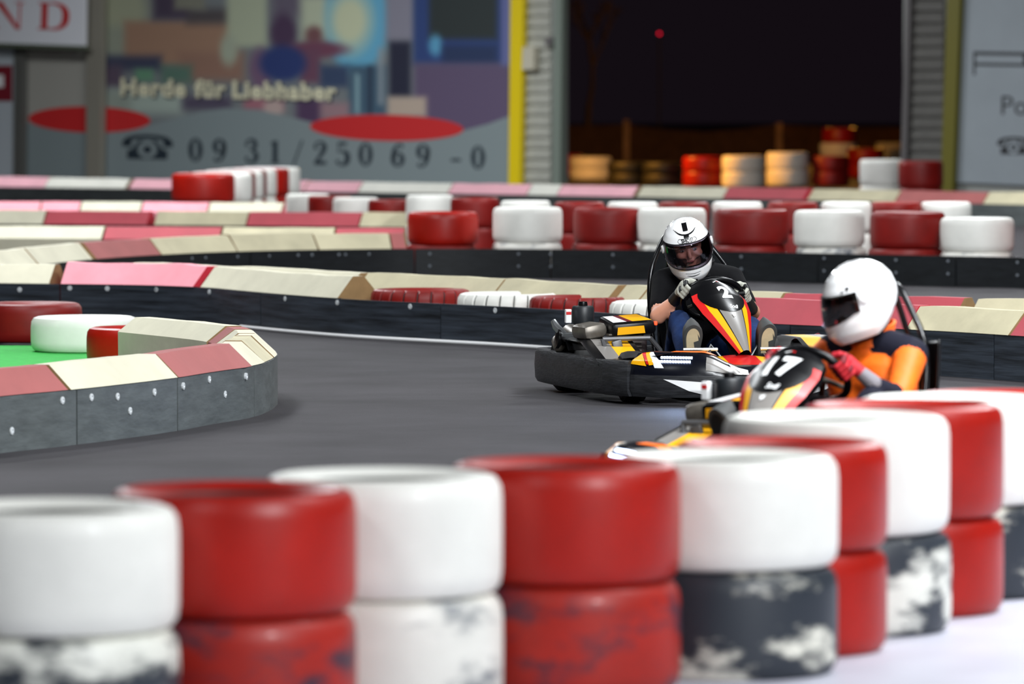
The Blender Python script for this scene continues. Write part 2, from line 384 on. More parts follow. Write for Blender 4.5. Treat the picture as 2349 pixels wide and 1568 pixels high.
BL = [  # shape, x0, x1, y0, y1, colour, softness
 ('r', 225, 1180, -80, 420, (122, 128, 130), 1), ('e', 190, 340, -60, 110, (166, 170, 144), 20), ('r', 240, 300, 60, 130, (150, 156, 140), 14),
 ('r', 285, 545, 48, 150, (162, 128, 106), 9), ('r', 410, 560, 120, 185, (150, 116, 100), 12), ('r', 352, 440, -80, 44, (76, 66, 84), 10), ('r', 430, 530, 20, 54, (84, 78, 80), 12),
 ('r', 400, 470, -40, 22, (132, 132, 118), 8), ('r', 520, 612, -80, 108, (178, 186, 160), 9), ('e', 505, 545, 80, 150, (168, 176, 156), 8), ('r', 625, 690, -80, 36, (104, 96, 112), 14),
 ('e', 620, 680, 30, 120, (78, 58, 84), 9), ('r', 690, 765, -20, 90, (190, 198, 172), 12), ('e', 700, 740, 60, 100, (120, 82, 84), 8), ('e', 745, 892, -90, 170, (104, 176, 208), 9), ('e', 755, 850, -20, 115, (206, 212, 178), 20),
 ('r', 700, 770, -80, -10, (76, 60, 96), 9), ('e', 655, 795, 95, 132, (118, 70, 90), 6), ('r', 690, 735, 110, 190, (112, 74, 94), 8), ('e', 572, 625, 110, 205, (118, 92, 118), 8), ('e', 596, 702, 104, 186, (46, 62, 116), 9),
 ('r', 236, 370, 128, 162, (66, 70, 92), 9), ('r', 240, 280, 150, 200, (92, 78, 96), 9), ('r', 370, 440, 150, 190, (92, 122, 108), 10), ('r', 310, 352, 158, 186, (104, 150, 120), 6), ('r', 250, 420, 205, 262, (168, 182, 172), 14), ('r', 420, 530, 222, 250, (84, 76, 96), 10),
 ('r', 735, 800, 150, 200, (58, 74, 104), 8), ('r', 800, 885, 150, 264, (70, 96, 116), 7), ('r', 815, 824, 170, 260, (150, 184, 190), 4), ('r', 845, 853, 150, 262, (38, 46, 66), 4), ('r', 868, 878, 110, 240, (150, 160, 166), 4), ('r', 893, 942, 92, 222, (40, 42, 62), 6),
 ('r', 885, 950, -80, 92, (140, 138, 152), 9), ('r', 948, 1180, -90, 148, (48, 70, 124), 6), ('r', 984, 1140, -90, 90, (46, 54, 54), 7), ('e', 984, 1014, 80, 128, (92, 160, 196), 6), ('r', 1014, 1140, 104, 146, (40, 56, 92), 8),
 ('r', 950, 1180, 145, 330, (98, 84, 112), 8), ('r', 1150, 1180, -90, 150, (104, 110, 160), 6), ('r', 560, 650, 226, 252, (170, 110, 122), 9), ('e', 604, 650, 226, 270, (190, 168, 162), 7), ('r', 680, 740, 226, 285, (84, 62, 92), 10), ('r', 735, 800, 236, 272, (160, 128, 134), 9), ('r', 890, 978, 222, 268, (190, 172, 156), 6), ('r', 228, 300, 210, 290, (150, 160, 150), 12)]
def banner_col(px, py):
    if px < 229: return (168, 166, 158)
    c = [120., 126., 130.]
    for k, x0, x1, y0, y1, col, s in BL:
        if k == 'r': d = max(x0 - px, px - x1, y0 - py, py - y1)
        else:
            a, b = (x1 - x0) / 2, (y1 - y0) / 2; d = (math.hypot((px - (x0 + x1) / 2) / a, (py - (y0 + y1) / 2) / b) - 1) * min(a, b)
        w = min(1, max(0, .5 - d / (2 * s)))
        if w > 0: c = [p + (q - p) * w for p, q in zip(c, col)]
    return c
ban = thing('advertising_banner', 'large kitchen advertising banner with red ovals and a phone number on the grey hall wall', 'banner', W(690, 430, .05))
def to_local(ob, par): ob.parent = par; ob.matrix_parent_inverse = Matrix.Translation(-par.location); return ob
def bpart(mb, name, m): return to_local(mb.build(name, m), ban)
bpart(slab(MB(), [(46, 450), (1168, 450), (1172, -70), (52, -70)], .01, .02), 'banner_sheet', mat('banner_cloth', (168, 166, 160), .6))
to_local(printed('printed_picture', None, 54, 1168, -70, 420, 186, 82, banner_col, .034), ban)
wave = [(46, 282), (120, 278), (228, 288), (290, 292), (345, 286), (400, 272), (460, 256), (520, 248), (590, 252), (650, 264), (720, 282), (800, 306), (900, 320), (1000, 312), (1060, 300), (1120, 284), (1168, 266), (1168, 450), (46, 450)]
M_GREYP = mat('grey_print', (134, 146, 148), .6)
bpart(slab(MB(), wave, .036, .003), 'grey_wave', M_GREYP)
def oval(cx, cy, rx, ry, rot=0): return [(cx + rx * math.cos(t) * math.cos(rot) - ry * math.sin(t) * math.sin(rot), cy + rx * math.cos(t) * math.sin(rot) + ry * math.sin(t) * math.cos(rot)) for t in [2 * math.pi * i / 48 for i in range(48)]]
M_OVAL = mat('red_print', (206, 42, 44), .6)
for e in (oval(205, 274, 140, 30, .02), oval(887, 293, 176, 30, .02)): bpart(slab(MB(), e, .041, .003), 'red_oval', M_OVAL)
# lettering on the wall: 2-D triangles in pixel units (y up) about a centre
def wall_text(name, tris, cx, cy, m, par, off, rot=0., sx=1., sy=1.):
    mb = MB(); tr = xf(tris, 0, 0, -rot, sx, sy)
    decal(mb, tr, lambda u, v: (W(cx + u, cy - v, off), Vector((WN.x, WN.y, 0))), 0., 400)
    o = mb.build(name, m); return to_local(o, par) if par else o
def ring(cx, cy, ro, ri, n=28, dx=0., dy=0.):
    o = [Vector((cx + ro[0] * math.cos(2 * math.pi * i / n), cy + ro[1] * math.sin(2 * math.pi * i / n))) for i in range(n)]
    q = [Vector((cx + dx + ri[0] * math.cos(2 * math.pi * i / n), cy + dy + ri[1] * math.sin(2 * math.pi * i / n))) for i in range(n)]
    t = []
    for i in range(n): j = (i + 1) % n; t += [(o[i], o[j], q[j]), (o[i], q[j], q[i])]
    return t
def ribbon(pts, sm=3):
    p = chaikin([Vector(q) for q in pts], sm); t = []
    L = []
    for i, q in enumerate(p):
        a = p[max(0, i - 1)]; b = p[min(len(p) - 1, i + 1)]; d = Vector((b.x - a.x, b.y - a.y)).normalized(); n = Vector((-d.y, d.x)) * q.z / 2
        L.append((q.xy + n, q.xy - n))
    for a, b in zip(L, L[1:]): t += [(a[0], b[0], b[1]), (a[0], b[1], a[1])]
    return t
def disc(cx, cy, r, n=14): return [(Vector((cx, cy)), Vector((cx + r * math.cos(2 * math.pi * i / n), cy + r * math.sin(2 * math.pi * i / n))), Vector((cx + r * math.cos(2 * math.pi * (i + 1) / n), cy + r * math.sin(2 * math.pi * (i + 1) / n)))) for i in range(n)]
def rect(x0, y0, x1, y1): a, b, c, d = Vector((x0, y0)), Vector((x1, y0)), Vector((x1, y1)), Vector((x0, y1)); return [(a, b, c), (a, c, d)]
GLY = {   # serif figures in a box 0.62 wide, 1 high
 '0': ring(.31, .5, (.31, .51), (.10, .44)),
 '9': ring(.31, .68, (.30, .33), (.09, .26)) + ribbon([(.50, .68, .21), (.48, .35, .2), (.38, .08, .1), (.16, .02, .07), (.1, .1, .06)]) + disc(.14, .12, .075),
 '1': rect(.21, .0, .43, .98) + rect(.1, 0, .54, .05) + [(Vector((.08, .86)), Vector((.28, .98)), Vector((.28, .84)))],
 '2': ribbon([(.08, .72, .1), (.12, .95, .07), (.38, 1.0, .1), (.52, .78, .24), (.4, .5, .18), (.1, .08, .08)]) + rect(.05, 0, .56, .17) + disc(.12, .74, .085),
 '3': ribbon([(.08, .8, .09), (.16, .99, .07), (.44, 1.0, .16), (.5, .7, .22), (.3, .54, .06), (.24, .53, .05)]) + ribbon([(.24, .54, .05), (.42, .54, .1), (.56, .3, .24), (.42, 0.01, .14), (.16, .0, .07), (.08, .18, .08)]) + disc(.12, .78, .075) + disc(.12, .19, .08),
 '5': rect(.13, .55, .18, 1.0) + rect(.13, .86, .52, 1.0) + ribbon([(.14, .56, .05), (.3, .64, .07), (.56, .52, .23), (.54, .1, .23), (.26, -.01, .07), (.08, .12, .07)]) + disc(.12, .16, .08),
 '/': [(Vector((.05, -.05)), Vector((.13, -.05)), Vector((.52, 1.03))), (Vector((.05, -.05)), Vector((.52, 1.03)), Vector((.44, 1.03)))],
 '-': rect(.08, .3, .5, .42)}
GLY['6'] = [tuple(Vector((.62 - q.x, 1 - q.y)) for q in t) for t in GLY['9']]
def line_of(items, h):
    t = []
    for ch, x, y in items: t += [tuple(Vector((x + q.x * h, y + q.y * h)) for q in tr) for tr in GLY[ch]]
    return t
PH = [('0', 432), ('9', 487), ('3', 560), ('1', 614), ('/', 668), ('2', 718), ('5', 768), ('0', 822), ('6', 896), ('9', 954), ('-', 1030), ('0', 1080)]
mat('dark_teal_print', (36, 48, 58), .6)
for c, x in PH: wall_text('printed_digit', line_of([(c, x - 440, -(x - 440) * .027)], 53), 440, 370, MATS['dark_teal_print'], ban, .042)
def phone_icon(w):
    return ribbon([(-.5, .2, .16), (-.42, .38, .16), (0, .46, .13), (.42, .38, .16), (.5, .2, .16)]) + rect(-.58, .06, -.36, .24) + rect(.36, .06, .58, .24) + [(Vector((-.2, .3)), Vector((.2, .3)), Vector((.36, -.05))), (Vector((-.2, .3)), Vector((.36, -.05)), Vector((-.36, -.05)))] + rect(-.46, -.4, .46, -.05)
wall_text('telephone_symbol', phone_icon(1), 338, 340, MATS['dark_teal_print'], ban, .042, R(1), 100, 62)
wall_text('telephone_dial', ring(0, 0, (.22, .22), (.1, .1)), 338, 343, M_GREYP, ban, .046, 0, 100, 90)
mat('cream_print', (226, 222, 190), .6); mat('dark_print', (52, 50, 60), .6)
for wd_, cx_, cy_ in (('Herde', 350, 203), ('für', 481, 206), ('Liebhaber', 650, 210)):
    wall_text('slogan_word', text_tris(wd_, 1., .04, 0, 1.1), cx_, cy_, MATS['cream_print'], ban, .044, R(1.3), 54, 54)
    wall_text('slogan_shadow', text_tris(wd_, 1., .055, 0, 1.1), cx_ + 4, cy_ + 4, MATS['dark_print'], ban, .040, R(1.3), 54, 54)

# white hanging sign, top left, red serif letters
sg = thing('hanging_sign', 'white sign with red serif letters hanging at the top left corner of the wall', 'sign', W(90, 110, .4))
to_local(slab(MB(), [(-160, 94), (194, 106), (196, -70), (-160, -70)], .36, .05).build('sign_board', mat('sign_white', (238, 240, 246), .5)), sg)
to_local(slab(MB(), [(-160, 103), (196, 114), (196, 105), (-160, 93)], .34, .1).build('lower_rail', mat('sign_rail', (96, 104, 88), .5)), sg)
NG = rect(.0, .0, .2, .05) + rect(.08, 0, .12, 1) + rect(0, .95, .22, 1) + rect(.62, .95, .86, 1) + rect(.72, 0, .77, 1) + [(Vector((.06, 1)), Vector((.26, 1)), Vector((.77, 0))), (Vector((.06, 1)), Vector((.77, 0)), Vector((.66, 0)))]
DG = rect(0, 0, .38, .05) + rect(0, .95, .38, 1) + rect(.1, 0, .28, 1) + ribbon([(.3, .975, .05), (.6, .97, .1), (.82, .75, .2), (.82, .25, .2), (.6, .03, .1), (.3, .025, .05)])
wall_text('red_letter', NG, -19, 65, mat('sign_red', (206, 34, 36), .5), sg, .42, R(2), 84, 62, )
wall_text('red_letter', DG, 86, 67, MATS['sign_red'], sg, .42, R(2), 78, 62)
pl = thing('poster_panel', 'narrow red and white poster at the left edge below the white sign', 'poster', W(10, 380, .2))
to_local(slab(MB(), [(-80, 420), (36, 420), (36, 112), (-80, 112)], .1, .03).build('poster_sheet', mat('poster_pale', (186, 194, 200), .6)), pl)
to_local(slab(MB(), [(-80, 232), (28, 232), (28, 150), (-80, 150)], .135, .004).build('red_field', mat('poster_red', (128, 30, 44), .6)), pl)
to_local(slab(MB(), [(-10, 200), (8, 200), (8, 172), (-10, 172)], .142, .003).build('white_mark', M_WHS), pl)

# right white banner
rb = thing('white_banner', 'white banner with black lettering hung at the right edge of the wall', 'banner', W(2270, 425, .05))
to_local(slab(MB(), [(2183, 418), (2470, 430), (2480, -70), (2208, -70)], .03, .03).build('banner_sheet', mat('white_banner_cloth', (150, 158, 164), .6, var=.05, vscale=1.5)), rb)
M_INK = mat('black_print', (28, 28, 32), .6)
P_ = rect(0, 0, .05, 1) + rect(0, .86, 1.2, 1) + rect(0, .40, 1.2, .52) + rect(1.08, .4, 1.2, 1)
wall_text('logo_letter', P_, 2232, 172, M_INK, rb, .062, R(1), 106, 54)
wall_text('lettering', text_tris('Po', 1., .0), 2326, 244, M_INK, rb, .062, R(1), 62, 62)
wall_text('telephone_symbol', phone_icon(1), 2325, 336, M_INK, rb, .062, 0, 64, 44)
wall_text('telephone_dial', ring(0, 0, (.22, .22), (.1, .1)), 2325, 338, MATS['white_banner_cloth'], rb, .066, 0, 64, 64)

# ================================================================== TYRES
def tyre_mesh(name, m, Rr=.3, w=.285, hole=.2, tread=False):
    k = Rr / .3; h = w
    pr = [(hole, .05), (hole + .012, .022), (.235 * k, .007), (.262 * k, .0), (.283 * k, .008), (.2955 * k, .027), (.2995 * k, .058)]
    out = pr + [(.3 * k, h / 2)] + [(r, h - z) for r, z in reversed(pr)]
    inn = [(hole + .06, h - .06), (hole + .068, h / 2), (hole + .06, .06)]
    mb = MB()
    if not tread:
        mb.lathe(out + inn, 44, None, 0, True); q = len(out + inn)
        for i in range(len(mb.f)):
            if i // 44 in (0, 13) or i // 44 >= 14: mb.m[i] = 1
    else:
        n = 264; vs = []; full = out + inn
        for i, (r, z) in enumerate(full):
            for j in range(n):
                rr = r - (.009 if (j % 12 in (0, 1) and 4 <= i <= 10) else 0) - (.007 if i == 7 else 0)
                sh = (i - 7) * .012 if 4 <= i <= 10 else 0
                g = 2 * math.pi * j / n + sh; vs.append((rr * math.cos(g), rr * math.sin(g), z))
        q = len(full); fs = [(i * n + j, i * n + (j + 1) % n, ((i + 1) % q) * n + (j + 1) % n, ((i + 1) % q) * n + j) for i in range(q) for j in range(n)]
        mb.add(vs, fs)
        for t in range(len(mb.f)):
            i, j = t // n, t % n
            if 4 <= i < 10 and j % 12 == 0: mb.m[t] = 1
    me = mb.mesh(name, [m, M_RUBBER], 30); return me
TM = {}
def tyre(x, y, z, m, label, group, Rr=.3, w=.285, tread=False, hole=.2, rz=None):
    k = (m.name, Rr, w, tread)
    if k not in TM: TM[k] = tyre_mesh('painted_tyre', m, Rr, w, hole * Rr / .3, tread)
    o = put('painted_tyre', TM[k], None, (x, y, z)); o.rotation_euler = (0, 0, random.uniform(0, 6.28) if rz is None else rz)
    return tag(o, label, 'tyre', group)
ORD = ['first', 'second', 'third', 'fourth', 'fifth', 'sixth', 'seventh', 'eighth', 'ninth', 'tenth', 'eleventh', 'twelfth', 'thirteenth', 'fourteenth', 'fifteenth']

# foreground row: ten stacks of two
XF = [-1.078, -.675, -.322, .136, .566, .736, .958, 1.157, 1.357, 1.565]
YF = [13.02, 13.47, 13.96, 14.36, 14.78, 15.36, 15.93, 16.50, 17.07, 17.64]
LOWER = {0: M_WWORN, 2: M_WWORN3, 4: M_WWORN2, 6: M_WWORN, 8: M_WWORN2, 1: M_RWORN, 3: M_RWORN, 5: M_RED, 7: M_RED, 9: M_RED}
fgpts = []; WTOP = [.287, .297, .297, .3, .292, .29, .33, .33, .32, .3]
for i, (x, y) in enumerate(zip(XF, YF)):
    white = i % 2 == 0; jx, jy = random.uniform(-.002, .002), random.uniform(-.002, .002)
    where = 'the %s foreground stack from left' % ORD[i]
    worn = {0: 'scuffed white', 2: 'lightly scuffed white', 4: 'white tyre worn mostly black', 6: 'scuffed white', 8: 'white tyre worn mostly black'}
    low = worn.get(i, 'scuffed red' if i in (1, 3) else 'plain red')
    low = low if 'tyre' in low else low + ' tyre'
    tyre(x, y, 0, LOWER[i], low + ' at the bottom of ' + where, 'foreground tyre wall')
    tyre(x + jx - (.03 if i == 6 else 0), y + jy, .287, M_WHITE if white else M_RED, ('clean white' if white else 'glossy red') + ' tyre on top of ' + where, 'foreground tyre wall', .325 if i == 6 else .3, WTOP[i])
    fgpts.append((x, y))
apron = [(-9, -5), (9, -5), (9, 30), (6.5, 30)] + [(x + .1, y + .02) for x, y in reversed(fgpts)] + [(-1.9, 11.9), (-9, 8.5)]
structure(plane('floor_apron', apron, M_APRON, .004))

# ================================================================== BARRIERS
ZB = .24
def densify(p, step=.06):
    out = [p[0]]
    for a, b in zip(p, p[1:]):
        n = max(1, int((b - a).length / step))
        out += [a + (b - a) * (i / n) for i in range(1, n + 1)]
    return out
class Path:
    def __init__(s, pts, smooth=2, step=.06):
        p = chaikin([Vector((q[0], q[1])) for q in pts], smooth) if smooth else [Vector((q[0], q[1])) for q in pts]
        s.p = densify(p, step); s.L = [0.]
        for a, b in zip(s.p, s.p[1:]): s.L.append(s.L[-1] + (b - a).length)
        s.len = s.L[-1]
    def at(s, t):
        t = min(max(t, 0), s.len); lo, hi = 0, len(s.L) - 1
        while hi - lo > 1:
            m = (lo + hi) // 2
            if s.L[m] <= t: lo = m
            else: hi = m
        f = (t - s.L[lo]) / max(1e-9, s.L[hi] - s.L[lo]); return s.p[lo].lerp(s.p[hi], f)
    def frame(s, t, e=.05):
        a, b = s.at(t - e), s.at(t + e); d = (b - a).normalized(); return s.at(t), d, Vector((-d.y, d.x))
    def px(s, x, tmax=None):        # arc length at which the path crosses image column x (first crossing)
        prev = None
        for q, l in zip(s.p, s.L):
            if tmax and l > tmax: break
            c = project((q.x, q.y, ZB))[0]
            if c >= x: return l
            prev = l
        return prev
def sweep(mb, path, t0, t1, sec, step=.16, mi=0, endmi=None, warp=0., org=Vector((0, 0, 0))):
    n = max(1, int((t1 - t0) / step)); rings = []
    seed = random.random() * 90
    for i in range(n + 1):
        t = t0 + (t1 - t0) * i / n; c, d, nn = path.frame(t); ring_ = []
        for k, (u, z) in enumerate(sec):
            w = warp * noise.noise(Vector((t * 3.1, seed, k * .05))) if z > .3 else 0
            ring_.append(Vector((c.x + nn.x * (u + w * .6), c.y + nn.y * (u + w * .6), z + w)) - org)
        rings.append(ring_)
    k = len(mb.f); mb.loft(rings, mi)
    if endmi is not None: mb.m[-1] = endmi; mb.m[-2] = endmi
    return mb
PAD = [(0., .243), (.11, .372), (.19, .372), (.29, .27), (.29, .10), (.035, .10), (.035, .243)]
PADG = [(u, .345 if z > .3 else z) for u, z in PAD]
PADB = [(0., .372), (.08, .372), (.19, .243), (.155, .243), (.155, .10), (-.1, .10), (-.1, .27)]     # back pads lean the other way
_bolt = None
def bolt_mesh():
    global _bolt
    if _bolt is None: _bolt = MB().lathe([(.001, .001), (.006, .001), (.008, .005), (.017, .003), (.0175, -.006)], 10).mesh('bolt', M_BOLT)
    return _bolt
_dbolt = None
def dark_bolt():
    global _dbolt
    if _dbolt is None: _dbolt = MB().lathe([(.001, .004), (.008, .005), (.012, .002), (.0125, -.006)], 8).mesh('bolt', mat('dull_steel', (120, 126, 134), .5, .4))
    return _dbolt
def barrier(label, path, boards, bmat, pads, backpads=(), backpath=None, bolts=(), group='track barriers', both=False, org_t=None, sec=PAD, warp=.01, byL=False, boardh=ZB):
    c = path.at(path.len * .5 if org_t is None else org_t); org = Vector((c.x, c.y, 0))
    th = thing('track_barrier', label, 'barrier', org, 0, group)
    T = (lambda x: x) if byL else path.px
    bo = []
    for a, b in zip(boards, boards[1:]):
        t0, t1 = T(a) + .006, T(b) - .006
        o = sweep(MB(), path, t0, t1, [(0, .0), (0, boardh), (.028, boardh), (.028, 0)], .12, org=org).build('board', bmat, th, 30); bo.append((t0, t1, o))
    bm_ = bolt_mesh() if bmat is not M_BOARD else dark_bolt()
    for x, z in bolts:
        t = T(x); p, d, n = path.frame(t); par = next((o for a, b, o in bo if a <= t <= b), bo[0][2])
        q = put('bolt', bm_, par, (p.x - org.x - n.x * .001, p.y - org.y - n.y * .001, z)); q.rotation_euler = Vector((-n.x, -n.y, 0)).to_track_quat('Z', 'Y').to_euler()
    for a, b, m in pads:
        em = M_FOAMRED if m in (M_PINK, M_PINKL) else M_FOAMEND
        s = 1 + random.uniform(-.05, .05); du = random.uniform(-.006, .006)
        sec2 = [(u + du if i < 4 else u, ZB + (z - ZB) * s if z > .3 else z) for i, (u, z) in enumerate(sec)]
        sweep(MB(), path, T(a) + .008, T(b) - .008, sec2, .12, 0, 1, warp if m is not M_PINKL else warp * 2.4, org).build('foam_pad', [m, em], th, 30)
    if backpath:
        for a, b, m in backpads:
            sweep(MB(), backpath, backpath.px(a) + .01, backpath.px(b) - .01, PADB, .12, 0, 1, warp, org).build('foam_pad', [m, M_FOAMEND], th, 30)
        o = sweep(MB(), backpath, backpath.px(backpads[0][0]), backpath.px(backpads[-1][1]), [(.165, 0), (.165, ZB), (.19, ZB), (.19, 0)], .12, org=org).build('board', bmat, th, 30)
    return th
def zpath(pix, z=ZB, smooth=2): return Path([G(x, y, z) for x, y in pix], smooth)
M_PINK_LIT = mat('pink_foam_lit', (246, 180, 192), .72, var=.08, vscale=3); M_CREAM_LIT = mat('cream_foam_lit', (236, 234, 222), .72, var=.06, vscale=3)  # pad foams with the strong light by the wall put into their colour
CR, CD, PK, PL, PD = M_CREAM, M_CREAMD, M_PINK, M_PINKL, M_PINKD

# near-left island (its pointed end towards the track)
isl = [PXS(-260, (1075 - YH) / H), PXS(0, (1039 - YH) / H), PXS(165, (1022 - YH) / H), PXS(395, (991 - YH) / H), PXS(490, (972 - YH) / H), PXS(588, (957 - YH) / H),
       PXS(638, (931 - YH) / H), PXS(632, 457), PXS(585, 449), PXS(490, 441), PXS(385, 433)]
ip = Path(isl, 1); tip = ip.px(624)
tp = lambda x: ip.px(x, tip)
BL_ = [0, tp(165), tp(398), tp(578), tp(618), tip + .55, tip + 1.2, ip.len]
ib = [(tp(x) , z) for x, z in ((12, .09), (130, .2), (205, .2), (292, .12), (350, .19), (268, .19), (420, .2), (505, .13), (555, .2), (470, .21))]
barrier('low grey barrier with pink and cream pads curving round the green island at left', ip, BL_, M_BOARDG,
        [(0, tp(150), PD), (tp(152), tp(395), CR), (tp(398), tp(572), PD), (tp(574), tp(606), CR), (tp(608), tip + .12, CD), (tip + .14, tip + .5, CR), (tip + .53, tip + .95, CR), (tip + .97, tip + 1.25, PD), (tip + 1.28, ip.len, CR)],
        bolts=ib, byL=True, org_t=tp(300), warp=.006, sec=PADG)
turf = [G(-260, 900), G(-260, 796), G(140, 797), G(330, 806), G(400, 860), G(200, 880)]
structure(plane('floor_turf', [(p.x, p.y) for p in turf], M_TURF, .012))
for (px, s, w_, m, l) in ((66, 377, .235, M_REDDK, 'dark red tyre lying on the green turf at the left edge'), (190, 392, .205, M_WHITE, 'white tyre lying on the green turf between two red tyres'), (324, 412, .21, M_RED, 'red tyre half hidden behind the cream pad of the left island')):
    q = PXS(px, s); tyre(q.x, q.y + .1, .012, m, l, 'tyres on the left island', .315, w_)

# middle barrier along the near lane
FT = [(-160, 648), (0, 650), (430, 655), (600, 672), (800, 687), (1000, 696), (1220, 706), (1450, 722), (1720, 742), (2120, 757), (2349, 772), (2520, 783)]
fp = zpath(FT); fbk = Path([PXS(250, 334), PXS(430, 341), PXS(830, 357), PXS(1200, 371), PXS(1490, 384), PXS(1750, 396), PXS(2000, 402), PXS(2349, 410), PXS(2520, 412)], 2)
fbolts = [(x, .215) for x in (155, 240, 350, 478, 650, 770, 930, 1128, 1330)] + [(40, .2), (1990, .2), (2050, .2)]
bar_mid = barrier('black bolted barrier behind both karts with cream and pink pads and tyres set into it', fp, [-160, 126, 590, 1000, 1400, 1800, 2262, 2520], M_BOARDB,
        [(-160, 112, CR), (124, 434, PL), (450, 768, CR), (1545, 1895, PK), (1897, 2062, PK), (2064, 2300, CD), (2302, 2520, PK)],
        [(300, 440, CR), (442, 828, CR), (832, 1150, CD), (1152, 1420, CD), (1422, 1480, CD), (1482, 1640, CD), (1642, 1788, CD), (1790, 2196, PK), (2216, 2520, CD)], fbk, fbolts, warp=.008)
co = bar_mid.location
pts = [fp.frame(t) for t in [fp.px(560) + i * .2 for i in range(int((fp.px(1600) - fp.px(560)) / .2))]]
MB().tube([(p.x - n.x * .03 - co.x, p.y - n.y * .03 - co.y, .013) for p, d, n in pts], .011, 8).build('kerb_pipe', M_WHS, bar_mid, 40, label='bright steel pipe along the foot')
for i, (px, m, nm) in enumerate(((850, M_REDDK, 'dark red treaded tyre'), (1048, M_WHITE, 'white treaded tyre'), (1210, M_REDDK, 'dark red treaded tyre'), (1392, M_WHITE, 'white treaded tyre'), (1640, M_REDDK, 'dark red treaded tyre'))):
    p, d, n = fp.frame(fp.px(px)); q = p + n * .36
    lab = ['leftmost of the tyres sunk behind the middle barrier', 'with zigzag tread sunk behind the middle barrier', 'just left of the engine of the kart numbered 2', 'right behind the engine of the kart numbered 2', 'behind the driver in black, mostly hidden'][i]
    tyre(q.x, q.y, .0, m, nm + ' ' + lab, 'tyres in the middle barrier', .315, .305, True)

# far barrier with the tyre row
ET = [(-200, 640), (20, 618), (170, 598), (350, 585), (560, 576), (930, 570), (1260, 571), (1700, 577), (2100, 586), (2349, 590), (2560, 597)]
ep = zpath(ET); ebk = Path([PXS(-60, 266), PXS(240, 267), PXS(560, 269), PXS(930, 270)], 1)
ebolts = [(x, z) for x in (985, 1175, 1255, 1390, 1560, 1700, 1880, 2055, 2165, 2330) for z in (.2, .1)] + [(x, .2) for x in (430, 470, 535, 615, 670, 710, 770, 790, 830)]
barrier('long black bolted barrier below the far row of red and white tyres', ep, [-200, 200, 560, 940, 1250, 1560, 1870, 2180, 2560], M_BOARD,
        [(-200, -40, CR), (-38, 85, CR), (88, 212, CR), (216, 362, PD), (366, 540, CD), (543, 722, CD), (725, 888, CD), (890, 930, PD)],
        [(-60, 232, CR), (236, 500, PK), (504, 760, CD), (764, 930, PK)], ebk, ebolts, warp=.006)
for i, (a, b, m, top) in enumerate(((930, 1095, M_RED, 0), (1097, 1260, M_WHITE, 1), (1262, 1418, M_REDDK, 1), (1420, 1580, M_WHITE, 1), (1582, 1757, M_REDDK, 1), (1759, 1925, M_WHITE, 1), (1925, 2100, M_REDDK, 1), (2102, 2275, M_WHITE, 0), (2278, 2445, M_RED, 0))):
    t = ep.px((a + b) / 2); p, d, n = ep.frame(t); s = F / (p.y + .35); q = p + n * .35
    rr = (b - a) / s / 2 * .985; w = .288 if top else .268
    for k in range(2):
        mm = m if k else (M_WWORN3 if m is M_WHITE else M_REDDK)
        c_ = {M_RED.name: 'bright red', M_REDDK.name: 'dark red', M_WHITE.name: 'white'}[m.name]
        x_ = (a + b) / 2
        tyre(q.x + random.uniform(-.012, .012), q.y + random.uniform(-.01, .01), k * w, mm, '%s tyre %s of the %s stack in the far tyre row' % (c_ if k else c_.replace('bright ', 'plain '), 'on top' if k else 'at the bottom', ORD[i]), 'far tyre row', round(rr, 3), w)
# second tyre row just behind it
sp2 = [(692, 745, M_WHITE), (748, 797, M_REDDK), (800, 856, M_WHITE), (860, 938, M_REDDK), (942, 1030, M_WHITE), (1033, 1146, M_REDDK), (1147, 1264, M_WHITE), (1268, 1390, M_REDDK), (1393, 1510, M_WHITE), (1513, 1624, M_REDDK), (1627, 1755, M_WHITE), (1757, 1880, M_REDDK), (1882, 2000, M_WHITE), (2003, 2108, M_REDDK), (2110, 2230, M_WHITE)]
for i, (a, b, m) in enumerate(sp2):
    s = 226 + min(1, (a - 692) / 500.) * 32; rr = .227; q = PXS((a + b) / 2 if a > 930 else b - rr * s * .75, s)
    y = q.y + (930 - a) * .0024 if a < 930 else q.y
    w2 = .24 if a < 900 else .275
    for k in range(2):
        tyre(q.x * y / q.y, y, k * w2, m, '%s tyre, %s of %s stack in the row behind far tyre row' % ('white' if m is M_WHITE else 'dark red', 'upper' if k else 'lower', ORD[i]), 'second far tyre row', rr, w2)

# barrier D, pads pink and cream, further back on the left
dp = zpath([(-200, 512), (0, 514), (300, 516), (600, 518), (930, 521), (1000, 522)]); dbk = Path([PXS(-200, 218), PXS(300, 219), PXS(930, 222)], 1)
barrier('black edged barrier with pink and cream pads behind the left bend', dp, [-200, 110, 370, 650, 1000], M_BOARD,
        [(-200, 92, CR), (96, 335, PK), (338, 558, CD), (561, 806, PK), (809, 940, CD)], [(-200, 90, PL), (92, 180, PL), (184, 320, CR), (324, 470, PL), (474, 640, CR), (644, 820, PK)], dbk, warp=.006)
# row of big tyre stacks seen end-on behind that barrier
for i, (re_, m, nm) in enumerate(((540, M_RED, 'bright red'), (580, M_WHITE, 'white'), (588, M_REDDK, 'dark red'), (606, M_WHITE, 'white'), (614, M_REDDK, 'dark red'), (636, M_WHITE, 'white'), (665, M_RED, 'bright red'), (690, M_WHITE, 'cream white'))):
    s = F / (12800 / 211. + i * .68); q = PXS(re_ - .35 * s, s)
    for k in range(2): tyre(q.x, q.y, k * .32, m, '%s large tyre, %s of the %s stack below the phone number' % (nm, ['bottom', 'top'][k], ORD[i]), 'tyre row below the banner', .345, .32)
